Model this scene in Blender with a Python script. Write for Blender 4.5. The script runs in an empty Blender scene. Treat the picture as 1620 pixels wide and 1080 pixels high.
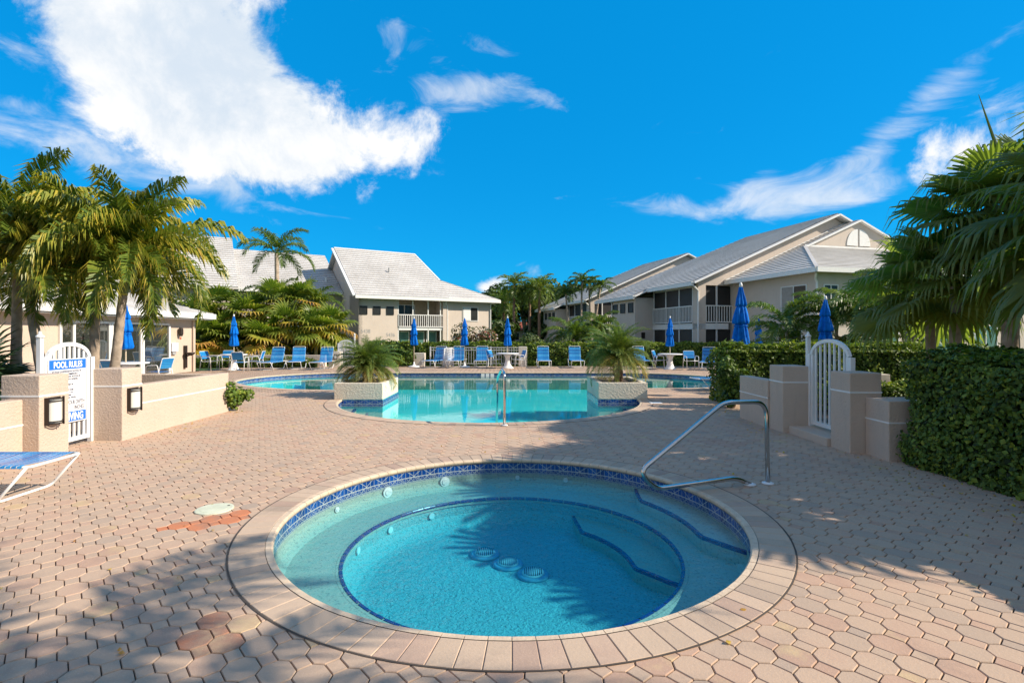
import bpy, bmesh, math, random
import numpy as np
from mathutils import Vector, Matrix
from mathutils.geometry import tessellate_polygon

R = math.radians
sc = bpy.context.scene
COL = sc.collection
rng = random.Random(7)
nr = np.random.RandomState(11)

# ------------------------------------------------------------------ camera, world, sun, exposure
CAM_H, FPX = 1.65, 837.0
cam_d = bpy.data.cameras.new("camera"); cam = bpy.data.objects.new("camera", cam_d); COL.objects.link(cam)
cam.location = (0, 0, CAM_H); cam.rotation_euler = (R(90), 0, 0)
cam_d.sensor_width = 36; cam_d.lens = FPX / 1620 * 36; cam_d.shift_y = -12 / 1620
cam_d.clip_start = 0.05; cam_d.clip_end = 3000
sc.camera = cam
sc.view_settings.view_transform = 'Standard'; sc.view_settings.look = 'None'
sc.view_settings.gamma = 1; sc.view_settings.exposure = 0.5
sc.cycles.max_bounces = 10; sc.cycles.transparent_max_bounces = 16
sc.cycles.diffuse_bounces = 3; sc.cycles.glossy_bounces = 4
sc.cycles.caustics_reflective = False; sc.cycles.caustics_refractive = False
sc.cycles.use_denoising = True

SUN_EL, SUN_AZ = 34.0, 8.5          # azimuth: degrees behind the +X axis
sd = Vector((math.cos(R(SUN_EL)) * math.cos(R(SUN_AZ)), -math.cos(R(SUN_EL)) * math.sin(R(SUN_AZ)), math.sin(R(SUN_EL))))
sun_d = bpy.data.lights.new("sun", 'SUN'); sun = bpy.data.objects.new("sun", sun_d); COL.objects.link(sun)
sun.rotation_euler = sd.to_track_quat('Z', 'Y').to_euler(); sun.location = (30, -6, 25)
sun_d.energy = 5.0; sun_d.angle = R(0.5); sun_d.color = (1.0, 0.89, 0.74)

W = bpy.data.worlds.new("World"); sc.world = W; W.use_nodes = True
nt = W.node_tree
for n in list(nt.nodes): nt.nodes.remove(n)
def N(tree, t, **kw):
    n = tree.nodes.new(t)
    for k, v in kw.items():
        if k in n.inputs: n.inputs[k].default_value = v
        else: setattr(n, k, v)
    return n
def M(tree, op, a, b=None, c=None, clamp=False):
    n = tree.nodes.new('ShaderNodeMath'); n.operation = op; n.use_clamp = clamp
    for i, x in enumerate((a, b, c)):
        if x is None: continue
        if isinstance(x, (int, float)): n.inputs[i].default_value = x
        else: tree.links.new(x, n.inputs[i])
    return n.outputs[0]
def mixc(tree, fac, a, b, bt='MIX'):
    n = tree.nodes.new('ShaderNodeMix'); n.data_type = 'RGBA'; n.blend_type = bt; n.clamp_factor = True
    for s, x in ((n.inputs[0], fac), (n.inputs[6], a), (n.inputs[7], b)):
        if isinstance(x, (int, float)): s.default_value = x
        elif isinstance(x, tuple): s.default_value = x if len(x) == 4 else (*x, 1)
        else: tree.links.new(x, s)
    return n.outputs[2]

sky = N(nt, 'ShaderNodeTexSky', sky_type='NISHITA', sun_disc=False, sun_elevation=R(SUN_EL), sun_rotation=R(90 + SUN_AZ),
        altitude=0, air_density=1.0, dust_density=0.2, ozone_density=3.0)
geo = N(nt, 'ShaderNodeTexCoord')
sep = N(nt, 'ShaderNodeSeparateXYZ'); nt.links.new(geo.outputs['Generated'], sep.inputs[0])
AZ = M(nt, 'ARCTAN2', sep.outputs[0], sep.outputs[1]); EL = M(nt, 'ARCSINE', sep.outputs[2])
def pxdir(x, y):
    dx = (x - 810) / FPX; dz = (528 - y) / FPX
    return math.atan(dx), math.atan2(dz, math.hypot(1, dx))
def blob(x, y, a, b, ang, w):
    """soft elliptical patch of cloud; a, b in degrees"""
    u0, v0 = pxdir(x, y); ca, sa = math.cos(R(ang)), math.sin(R(ang))
    du = M(nt, 'SUBTRACT', AZ, u0); dv = M(nt, 'SUBTRACT', EL, v0)
    p = M(nt, 'DIVIDE', M(nt, 'ADD', M(nt, 'MULTIPLY', du, ca), M(nt, 'MULTIPLY', dv, sa)), R(a))
    q = M(nt, 'DIVIDE', M(nt, 'SUBTRACT', M(nt, 'MULTIPLY', dv, ca), M(nt, 'MULTIPLY', du, sa)), R(b))
    d2 = M(nt, 'ADD', M(nt, 'MULTIPLY', p, p), M(nt, 'MULTIPLY', q, q))
    return M(nt, 'MULTIPLY', M(nt, 'EXPONENT', M(nt, 'MULTIPLY', d2, -1)), w)
def total(bl):
    t = bl[0]
    for b in bl[1:]: t = M(nt, 'ADD', t, b)
    return t
def wnoise(scale, detail, rough, dist=0.0, stretch=None):
    mp = N(nt, 'ShaderNodeMapping'); nt.links.new(geo.outputs['Generated'], mp.inputs[0])
    if stretch: mp.inputs['Scale'].default_value = stretch[0]; mp.inputs['Rotation'].default_value = stretch[1]
    n = N(nt, 'ShaderNodeTexNoise'); nt.links.new(mp.outputs[0], n.inputs['Vector'])
    n.inputs['Scale'].default_value = scale; n.inputs['Detail'].default_value = detail
    n.inputs['Roughness'].default_value = rough; n.inputs['Distortion'].default_value = dist
    return n.outputs['Fac']
def smooth(x, lo, hi):
    n = nt.nodes.new('ShaderNodeMapRange'); n.interpolation_type = 'SMOOTHSTEP'
    nt.links.new(x, n.inputs[0]); n.inputs[1].default_value = lo; n.inputs[2].default_value = hi
    return n.outputs[0]
back = M(nt, 'MULTIPLY', M(nt, 'LESS_THAN', sep.outputs[1], .05), M(nt, 'GREATER_THAN', sep.outputs[2], .02))  # unseen clouds behind the camera, added to make the ambient fill less blue
dense = total([blob(150, 10, 5, 3.4, 0, .7), blob(235, 75, 5.5, 5.0, -25, .85), blob(330, 120, 6.5, 5.6, -30, .9), blob(290, 205, 6, 3.6, -14, .85), blob(130, 70, 3.5, 3, -40, .5), blob(440, 190, 6.5, 4.6, -25, .85), blob(460, 258, 7, 2.4, -4, .75),
               blob(340, 10, 5, 5, 0, .8), blob(550, 215, 4.5, 3.4, -8, .65), blob(655, 225, 4.2, 2.7, 0, .7), M(nt, 'MULTIPLY', back, .66),
               blob(778, 452, 1.7, .8, 12, .95), blob(1570, 222, 4.2, 2.4, 14, .62), blob(1500, 245, 2.4, 1.8, 0, .45)])
n1 = wnoise(8.5, 12, .66, .25)
F1 = M(nt, 'ADD', dense, M(nt, 'MULTIPLY', M(nt, 'MULTIPLY', M(nt, 'SUBTRACT', n1, .5), 3.3), M(nt, 'MULTIPLY', dense, 4.0, clamp=True)))
A1 = smooth(F1, .26, 1.02)
wisp = total([blob(110, 225, 11, 2.6, -8, .48), blob(330, 275, 9, 2.4, -6, .52), blob(740, 145, 5, 1.8, 10, .7), blob(860, 155, 4, 1.0, -12, .6),
              blob(1080, 330, 5, 1.2, -8, .5), blob(1240, 310, 5, 1.9, 12, .50), blob(1370, 305, 6, 1.4, 14, .42),
              blob(1430, 190, 9, 1.6, 36, .50), blob(1200, 290, 3, 2.0, 60, .4), blob(640, 60, 8, 3, -30, .35), blob(60, 60, 8, 5, 0, .3),
              blob(1390, 60, 3, 1.2, 40, .35), blob(1600, 180, 4, 3, 0, .4), blob(820, 415, 5, .9, -15, .35)])
n2 = wnoise(7.0, 9, .62, .8, ((1, 1, 2.4), (0, R(-18), 0)))
F2 = M(nt, 'ADD', wisp, M(nt, 'MULTIPLY', M(nt, 'SUBTRACT', n2, .5), 1.9))
A2 = M(nt, 'MULTIPLY', smooth(F2, .26, 1.0), .72)
alpha = M(nt, 'MAXIMUM', A1, A2)
n3 = wnoise(4.0, 6, .55)
shade = smooth(M(nt, 'ADD', M(nt, 'MULTIPLY', n3, 1.0), M(nt, 'MULTIPLY', n1, 1.1)), .78, 1.22)
hs = N(nt, 'ShaderNodeHueSaturation'); nt.links.new(sky.outputs[0], hs.inputs['Color'])
hs.inputs['Saturation'].default_value = 1.28; hs.inputs['Hue'].default_value = .492; hs.inputs['Value'].default_value = 1.0
skyc = mixc(nt, .62, mixc(nt, 1.0, hs.outputs[0], (0.10, 0.90, 1.15), 'MULTIPLY'), (0.0, 2.55, 6.3))
cloudc = mixc(nt, shade, (5.0, 5.7, 6.5), (7.4, 7.4, 7.4))
cloudc = mixc(nt, back, cloudc, (4.7, 4.0, 3.5))  # warm grey for the added rear clouds, offsets blue skylight in shade
cc = mixc(nt, alpha, skyc, cloudc)
bg = N(nt, 'ShaderNodeBackground', Strength=0.1); nt.links.new(cc, bg.inputs['Color'])
out = N(nt, 'ShaderNodeOutputWorld'); nt.links.new(bg.outputs[0], out.inputs[0])

# ------------------------------------------------------------------ materials
def newmat(name):
    m = bpy.data.materials.new(name); m.use_nodes = True
    t = m.node_tree
    b = t.nodes['Principled BSDF']
    return m, t, b
def noise(t, scale, detail=4, rough=.55, vec=None, dist=0):
    n = N(t, 'ShaderNodeTexNoise'); n.inputs['Scale'].default_value = scale
    n.inputs['Detail'].default_value = detail; n.inputs['Roughness'].default_value = rough; n.inputs['Distortion'].default_value = dist
    if vec is None:
        tc = N(t, 'ShaderNodeTexCoord'); vec = tc.outputs['Object']
    t.links.new(vec, n.inputs['Vector'])
    return n.outputs['Fac']
def ramp(t, fac, stops):
    n = N(t, 'ShaderNodeValToRGB'); el = n.color_ramp.elements
    while len(el) < len(stops): el.new(.5)
    for e, (p, c) in zip(el, stops): e.position = p; e.color = (*c, 1)
    t.links.new(fac, n.inputs[0]); return n.outputs[0]
def bump(t, b, h, strength, dist=.01):
    n = N(t, 'ShaderNodeBump'); n.inputs['Strength'].default_value = strength; n.inputs['Distance'].default_value = dist
    t.links.new(h, n.inputs['Height']); t.links.new(n.outputs[0], b.inputs['Normal']); return n
def attr(t, name='r'):
    n = N(t, 'ShaderNodeAttribute'); n.attribute_name = name; return n.outputs['Fac']
def plain(name, c, rough=.5, metal=0, var=.12, nscale=6, bstr=0, bscale=60, spec=.5):
    m, t, b = newmat(name)
    f = noise(t, nscale, 5)
    col = ramp(t, f, [(.3, tuple(x * (1 - var) for x in c)), (.7, tuple(min(1, x * (1 + var)) for x in c))])
    t.links.new(col, b.inputs['Base Color']); b.inputs['Roughness'].default_value = rough
    b.inputs['Metallic'].default_value = metal; b.inputs['Specular IOR Level'].default_value = spec
    if bstr: bump(t, b, noise(t, bscale, 3), bstr)
    return m
def stucco(name, c, scale=28, strength=.55, dist=.012, var=.07):
    m, t, b = newmat(name)
    f = noise(t, 1.3, 6, .6); g = noise(t, scale, 5, .6)
    col = ramp(t, f, [(.25, tuple(x * (1 - var) for x in c)), (.75, tuple(min(1, x * (1 + var)) for x in c))])
    # rain streaks and grime, wider than they are tall near the foot
    tc = N(t, 'ShaderNodeTexCoord'); mp = N(t, 'ShaderNodeMapping'); mp.inputs['Scale'].default_value = (5, 5, .6)
    t.links.new(tc.outputs['Object'], mp.inputs[0])
    s = noise(t, 1.6, 5, .6, mp.outputs[0])
    s2 = N(t, 'ShaderNodeMapRange'); t.links.new(s, s2.inputs[0]); s2.inputs[1].default_value = .56; s2.inputs[2].default_value = .8
    col = mixc(t, M(t, 'MULTIPLY', s2.outputs[0], .35), col, tuple(x * .68 for x in c))
    t.links.new(col, b.inputs['Base Color']); b.inputs['Roughness'].default_value = .85; b.inputs['Specular IOR Level'].default_value = .2
    bump(t, b, g, strength, dist)
    return m
def leafmat(name, stops, trans=.3, rough=.42, spec=.4):
    m, t, b = newmat(name)
    f = attr(t); tc = N(t, 'ShaderNodeTexCoord')
    nz = noise(t, 2.0, 3, .5, tc.outputs['Object'])
    f2 = M(t, 'ADD', f, M(t, 'MULTIPLY', M(t, 'SUBTRACT', nz, .5), .35), clamp=True)
    col = ramp(t, f2, stops)
    t.links.new(col, b.inputs['Base Color']); b.inputs['Roughness'].default_value = rough; b.inputs['Specular IOR Level'].default_value = spec
    tr = N(t, 'ShaderNodeBsdfTranslucent'); t.links.new(mixc(t, 1.0, col, (1.5, 1.6, .6), 'MULTIPLY'), tr.inputs[0])
    mx = N(t, 'ShaderNodeMixShader'); mx.inputs[0].default_value = trans
    t.links.new(b.outputs[0], mx.inputs[1]); t.links.new(tr.outputs[0], mx.inputs[2])
    t.links.new(mx.outputs[0], t.nodes['Material Output'].inputs[0])
    return m

def paver_mat(name, stops, bs=.35):
    m, t, b = newmat(name)
    f = attr(t); big = noise(t, .35, 4); fine = noise(t, 55, 4, .65); med = noise(t, 7, 5, .6)
    f2 = M(t, 'ADD', f, M(t, 'MULTIPLY', M(t, 'SUBTRACT', med, .5), .3), clamp=True)
    col = ramp(t, f2, stops)
    col = mixc(t, M(t, 'MULTIPLY', fine, .22), col, (.34, .22, .15))
    st = N(t, 'ShaderNodeMapRange'); t.links.new(big, st.inputs[0]); st.inputs[1].default_value = .5; st.inputs[2].default_value = .75
    col = mixc(t, M(t, 'MULTIPLY', st.outputs[0], .35), col, (.33, .25, .20))
    s3 = N(t, 'ShaderNodeMapRange'); t.links.new(noise(t, 2.6, 7, .68, dist=.5), s3.inputs[0]); s3.inputs[1].default_value = .54; s3.inputs[2].default_value = .72
    col = mixc(t, M(t, 'MULTIPLY', s3.outputs[0], .42), col, (.27, .20, .16))
    s4 = N(t, 'ShaderNodeMapRange'); t.links.new(noise(t, 160, 2, .6), s4.inputs[0]); s4.inputs[1].default_value = .58; s4.inputs[2].default_value = .72
    col = mixc(t, M(t, 'MULTIPLY', s4.outputs[0], .35), col, (.75, .60, .46))
    t.links.new(col, b.inputs['Base Color']); b.inputs['Roughness'].default_value = .82; b.inputs['Specular IOR Level'].default_value = .25
    bump(t, b, M(t, 'ADD', fine, M(t, 'MULTIPLY', med, .5)), bs, .006)
    return m
# palette positions: .0-.6 usual pavers, .7-.8 yellowish, .9 brown, 1 orange red
PAV = [(0, (.42, .32, .245)), (.2, (.485, .355, .257)), (.4, (.53, .378, .268)), (.55, (.52, .345, .245)), (.66, (.47, .30, .215)), (.74, (.57, .415, .24)), (.86, (.34, .19, .13)), (.95, (.58, .20, .09))]
MT = {}
MT['paver'] = paver_mat('paver', PAV)
MT['coping'] = paver_mat('coping', [(0, (.42, .32, .24)), (.3, (.52, .39, .28)), (.6, (.58, .43, .31)), (.8, (.50, .35, .26)), (1, (.42, .29, .22))])
MT['sand'] = plain('joint_sand', (.085, .065, .05), .95)
MT['bullnose'] = plain('bullnose', (.62, .48, .34), .75, var=.15, nscale=9, bstr=.3, bscale=50)
MT['mortar'] = plain('mortar', (.20, .16, .13), .9)
MT['grass'] = plain('grass', (.06, .11, .025), .9, var=.4, nscale=3)
MT['mulch'] = plain('mulch', (.11, .07, .045), .95, var=.4, nscale=14, bstr=.8, bscale=40)
MT['wallstucco'] = stucco('cream_stucco', (.575, .455, .36), 30, .8, .02)
MT['housestucco'] = stucco('house_stucco', (.62, .53, .45), 9, .3, .02, .05)
MT['planterstucco'] = stucco('planter_stucco', (.68, .61, .50), 20, .9, .03)
MT['white'] = plain('white_paint', (.80, .80, .78), .35, var=.03)
MT['trim'] = plain('white_trim', (.78, .77, .74), .5, var=.05)
MT['plastic'] = plain('white_plastic', (.78, .78, .77), .4, var=.04)
MT['bronze'] = plain('dark_bronze', (.035, .025, .02), .45, .4)
MT['glasslamp'] = plain('frosted_glass', (.70, .69, .62), .35, var=.03)
MT['pole'] = plain('wood_pole', (.62, .50, .34), .5)
MT['dark'] = plain('dark_interior', (.03, .03, .03), .7)
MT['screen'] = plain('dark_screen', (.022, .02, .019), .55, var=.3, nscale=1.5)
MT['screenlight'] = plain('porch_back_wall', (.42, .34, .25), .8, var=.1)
MT['tealglass'] = plain('teal_glass', (.10, .22, .19), .12, var=.3, nscale=1.2)
MT['steel'] = plain('stainless_steel', (.62, .60, .58), .14, 1.0, var=.05, nscale=12)
MT['yellow'] = plain('yellow_plastic', (.8, .68, .2), .5)
MT['blind'] = plain('window_blind', (.34, .31, .28), .7)
MT['grey'] = plain('grey_plastic', (.35, .35, .34), .5)
MT['redroof'] = plain('red_tile', (.45, .13, .07), .8)
MT['signwhite'] = plain('sign_white', (.85, .85, .85), .3, var=.01)
MT['signblue'] = plain('sign_blue', (.02, .16, .62), .3, var=.01)
MT['ink'] = plain('ink', (.10, .11, .16), .5)
MT['lid'] = plain('lid_cream', (.62, .63, .47), .6, var=.12, bstr=.3, bscale=90)
MT['trunkgrey'] = plain('palm_trunk', (.42, .33, .25), .9, var=.35, nscale=7, bstr=.8, bscale=12)
MT['trunkfar'] = plain('sabal_trunk', (.24, .15, .10), .9, var=.35, nscale=7, bstr=.8, bscale=12)
MT['shaft'] = plain('crown_shaft', (.24, .28, .06), .4, var=.3, nscale=5)
MT['shaftring'] = plain('ring_scar', (.55, .50, .08), .5)

def glassmat():
    m, t, b = newmat('window_glass')
    f = noise(t, .6, 3)
    t.links.new(ramp(t, f, [(.3, (.015, .018, .018)), (.7, (.05, .05, .048))]), b.inputs['Base Color'])
    b.inputs['Roughness'].default_value = .08; b.inputs['Specular IOR Level'].default_value = .2
    return m
MT['glass'] = glassmat()
def mirrorglass():
    m, t, b = newmat('tinted_door_glass')
    b.inputs['Base Color'].default_value = (.035, .04, .035, 1); b.inputs['Roughness'].default_value = .015
    b.inputs['IOR'].default_value = 2.2; b.inputs['Specular IOR Level'].default_value = 1.0
    bump(t, b, noise(t, .7, 2), .02, .02)
    return m
MT['doorglass'] = mirrorglass()

def strap_mat():
    m, t, b = newmat('blue_vinyl_strap')
    f = noise(t, 5, 3); h = attr(t)
    c = ramp(t, M(t, 'ADD', M(t, 'MULTIPLY', f, .4), M(t, 'MULTIPLY', h, .6)), [(.2, (.01, .16, .46)), (.6, (.02, .29, .66)), (.95, (.08, .42, .72))])
    t.links.new(c, b.inputs['Base Color']); b.inputs['Roughness'].default_value = .4
    return m
MT['strap'] = strap_mat()
def cloth():
    m, t, b = newmat('blue_umbrella_cloth')
    f = noise(t, 9, 4)
    c = ramp(t, f, [(.3, (.0, .10, .42)), (.7, (.0, .19, .72))])
    t.links.new(c, b.inputs['Base Color']); b.inputs['Roughness'].default_value = .75
    b.inputs['Specular IOR Level'].default_value = .15
    bump(t, b, noise(t, 25, 3), .4, .02)
    return m
MT['cloth'] = cloth()

def roofmat():
    m, t, b = newmat('white_concrete_tile')
    uv = N(t, 'ShaderNodeUVMap'); sp = N(t, 'ShaderNodeSeparateXYZ'); t.links.new(uv.outputs[0], sp.inputs[0])
    u, v = sp.outputs[0], sp.outputs[1]
    vf = M(t, 'FRACT', M(t, 'DIVIDE', v, .36)); row = M(t, 'FLOOR', M(t, 'DIVIDE', v, .36))
    uf = M(t, 'FRACT', M(t, 'ADD', M(t, 'DIVIDE', u, .32), M(t, 'MULTIPLY', row, .5)))
    joint = M(t, 'LESS_THAN', uf, .06)
    h = M(t, 'SUBTRACT', M(t, 'SUBTRACT', 1.0, vf), M(t, 'MULTIPLY', joint, .3))
    tc = N(t, 'ShaderNodeTexCoord')
    f = noise(t, .45, 6, .6); g = noise(t, 3.5, 5, .6)
    cell = N(t, 'ShaderNodeTexWhiteNoise'); cell.noise_dimensions = '2D'
    cb = N(t, 'ShaderNodeCombineXYZ'); t.links.new(M(t, 'FLOOR', M(t, 'ADD', M(t, 'DIVIDE', u, .32), M(t, 'MULTIPLY', row, .5))), cb.inputs[0]); t.links.new(row, cb.inputs[1])
    t.links.new(cb.outputs[0], cell.inputs[0])
    col = ramp(t, M(t, 'ADD', M(t, 'MULTIPLY', f, .7), M(t, 'MULTIPLY', g, .3)), [(.32, (.46, .435, .40)), (.5, (.59, .565, .53)), (.68, (.69, .665, .63))])
    col = mixc(t, M(t, 'MULTIPLY', cell.outputs[0], .18), col, (.45, .42, .39))
    gap = M(t, 'GREATER_THAN', vf, .90)
    col = mixc(t, M(t, 'MULTIPLY', M(t, 'MAXIMUM', gap, M(t, 'MULTIPLY', joint, .5)), .28), col, (.22, .21, .20))
    t.links.new(col, b.inputs['Base Color']); b.inputs['Roughness'].default_value = .8
    bump(t, b, h, 1.0, .045)
    return m
MT['roof'] = roofmat()

def tilemat():
    m, t, b = newmat('blue_star_tile')
    uv = N(t, 'ShaderNodeUVMap'); sp = N(t, 'ShaderNodeSeparateXYZ'); t.links.new(uv.outputs[0], sp.inputs[0])
    u, v = sp.outputs[0], sp.outputs[1]
    cu = M(t, 'FRACT', u); cu2 = M(t, 'FRACT', M(t, 'MULTIPLY', u, .5))
    w = .03
    def line(x, wd=w): return M(t, 'LESS_THAN', M(t, 'ABSOLUTE', x), wd)
    half = M(t, 'FRACT', M(t, 'MULTIPLY', u, 2.0))
    ls = [line(M(t, 'SUBTRACT', cu, .5), .02), M(t, 'LESS_THAN', cu, .035),
          line(M(t, 'SUBTRACT', v, .42), .03), line(M(t, 'SUBTRACT', v, .06), .03),
          line(M(t, 'SUBTRACT', cu2, M(t, 'MULTIPLY', v, 1.0)), .022),
          line(M(t, 'SUBTRACT', M(t, 'SUBTRACT', 1.0, cu2), v), .022),
          M(t, 'MULTIPLY', line(M(t, 'SUBTRACT', half, M(t, 'MULTIPLY', v, 2.2)), .05), M(t, 'LESS_THAN', v, .42))]
    mk = ls[0]
    for l in ls[1:]: mk = M(t, 'MAXIMUM', mk, l)
    cell = N(t, 'ShaderNodeTexWhiteNoise'); cell.noise_dimensions = '1D'; t.links.new(M(t, 'FLOOR', u), cell.inputs['W'])
    blue = mixc(t, cell.outputs[0], (.004, .035, .17), (.006, .075, .32))
    col = mixc(t, mk, blue, (.36, .42, .42))
    t.links.new(col, b.inputs['Base Color']); b.inputs['Roughness'].default_value = .12
    bump(t, b, mk, -.3, .003)
    return m
MT['tile'] = tilemat()
MT['nosing'] = plain('navy_nosing_tile', (.008, .03, .16), .25)
def pebble(name, c, bs):
    m, t, b = newmat(name)
    f = noise(t, 1.2, 4); g = noise(t, 95, 3, .7)
    col = ramp(t, f, [(.3, tuple(x * .92 for x in c)), (.7, c)])
    g2 = noise(t, 48, 2, .5)
    sp = N(t, 'ShaderNodeMapRange'); t.links.new(g2, sp.inputs[0]); sp.inputs[1].default_value = .55; sp.inputs[2].default_value = .68
    col = mixc(t, M(t, 'MULTIPLY', sp.outputs[0], .6), col, (.12, .16, .16))
    t.links.new(col, b.inputs['Base Color']); b.inputs['Roughness'].default_value = .8
    bump(t, b, noise(t, 22, 3, .6, dist=1.2), bs, .02)
    return m
MT['pebble'] = pebble('pebble_plaster', (.38, .44, .37), .25)
MT['pebblefloor'] = pebble('pebble_floor', (.32, .50, .50), 1.0)
MT['poolplaster'] = plain('pool_plaster', (.07, .66, .65), .7, var=.06, nscale=1.0)

def water(name, tint, dens, bs, bscale, refl=1.0):
    m = bpy.data.materials.new(name); m.use_nodes = True; t = m.node_tree
    for n in list(t.nodes): t.nodes.remove(n)
    o = N(t, 'ShaderNodeOutputMaterial')
    tr = N(t, 'ShaderNodeBsdfTransparent'); gl = N(t, 'ShaderNodeBsdfGlossy', Roughness=.0)
    gm = N(t, 'ShaderNodeNewGeometry'); vd = N(t, 'ShaderNodeVectorMath', operation='DOT_PRODUCT')
    mx = N(t, 'ShaderNodeMixShader')
    bp = N(t, 'ShaderNodeBump'); bp.inputs['Strength'].default_value = bs; bp.inputs['Distance'].default_value = .02
    t.links.new(M(t, 'ADD', noise(t, bscale, 4, .6, dist=.6), M(t, 'MULTIPLY', noise(t, bscale * .25, 2), 1.5)), bp.inputs['Height'])
    t.links.new(bp.outputs[0], gl.inputs['Normal']); t.links.new(bp.outputs[0], vd.inputs[0]); t.links.new(gm.outputs['Incoming'], vd.inputs[1])
    cz = M(t, 'SUBTRACT', 1.0, M(t, 'ABSOLUTE', vd.outputs['Value'], clamp=True), clamp=True)
    fres = M(t, 'ADD', .02, M(t, 'MULTIPLY', M(t, 'POWER', cz, 5.0), .98))
    t.links.new(M(t, 'MULTIPLY', fres, refl, clamp=True), mx.inputs[0]); t.links.new(tr.outputs[0], mx.inputs[1]); t.links.new(gl.outputs[0], mx.inputs[2])
    t.links.new(mx.outputs[0], o.inputs[0])
    va = N(t, 'ShaderNodeVolumeAbsorption', Density=dens); va.inputs[0].default_value = (*tint, 1)
    t.links.new(va.outputs[0], o.inputs['Volume'])
    return m
MT['spawater'] = water('spa_water', (.34, .885, .955), 1.9, .35, 16)
MT['poolwater'] = water('pool_water', (.42, .93, .95), .40, .035, 6, .85)

L_ADON = leafmat('christmas_palm_leaf', [(0, (.03, .07, .012)), (.35, (.11, .17, .024)), (.6, (.25, .27, .035)), (.85, (.48, .38, .045)), (1, (.50, .33, .07))], .3, .32, .5)
L_FAN = leafmat('fan_palm_leaf', [(0, (.03, .055, .014)), (.4, (.14, .19, .045)), (.7, (.24, .28, .065)), (1, (.38, .34, .12))], .5, .4, .4)
L_YFAN = leafmat('yellowing_fan_leaf', [(0, (.035, .07, .014)), (.35, (.12, .18, .025)), (.55, (.24, .28, .04)), (.75, (.52, .40, .05)), (1, (.52, .26, .07))], .4)
L_PALM = leafmat('green_palm_leaf', [(0, (.03, .06, .012)), (.4, (.09, .15, .024)), (.75, (.19, .23, .04)), (1, (.36, .31, .08))], .35)
L_DATE = leafmat('pygmy_date_leaf', [(0, (.05, .09, .02)), (.4, (.12, .18, .04)), (.7, (.25, .27, .07)), (1, (.42, .28, .08))], .3)
L_HEDGE = leafmat('hedge_leaf', [(0, (.015, .035, .008)), (.4, (.075, .13, .02)), (.75, (.15, .22, .03)), (1, (.29, .33, .04))], .25, .5, .25)
L_BROAD = leafmat('broad_leaf', [(0, (.02, .045, .01)), (.5, (.07, .115, .024)), (1, (.18, .19, .045))], .3)
L_BOUG = leafmat('flowering_leaf', [(0, (.03, .06, .015)), (.45, (.10, .13, .03)), (.6, (.22, .16, .08)), (.75, (.45, .09, .05)), (.9, (.6, .5, .5)), (1, (.7, .62, .6))], .25)
L_CYCAD = leafmat('palmetto_leaf', [(0, (.01, .03, .015)), (.5, (.03, .07, .03)), (1, (.10, .15, .06))], .2)

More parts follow.
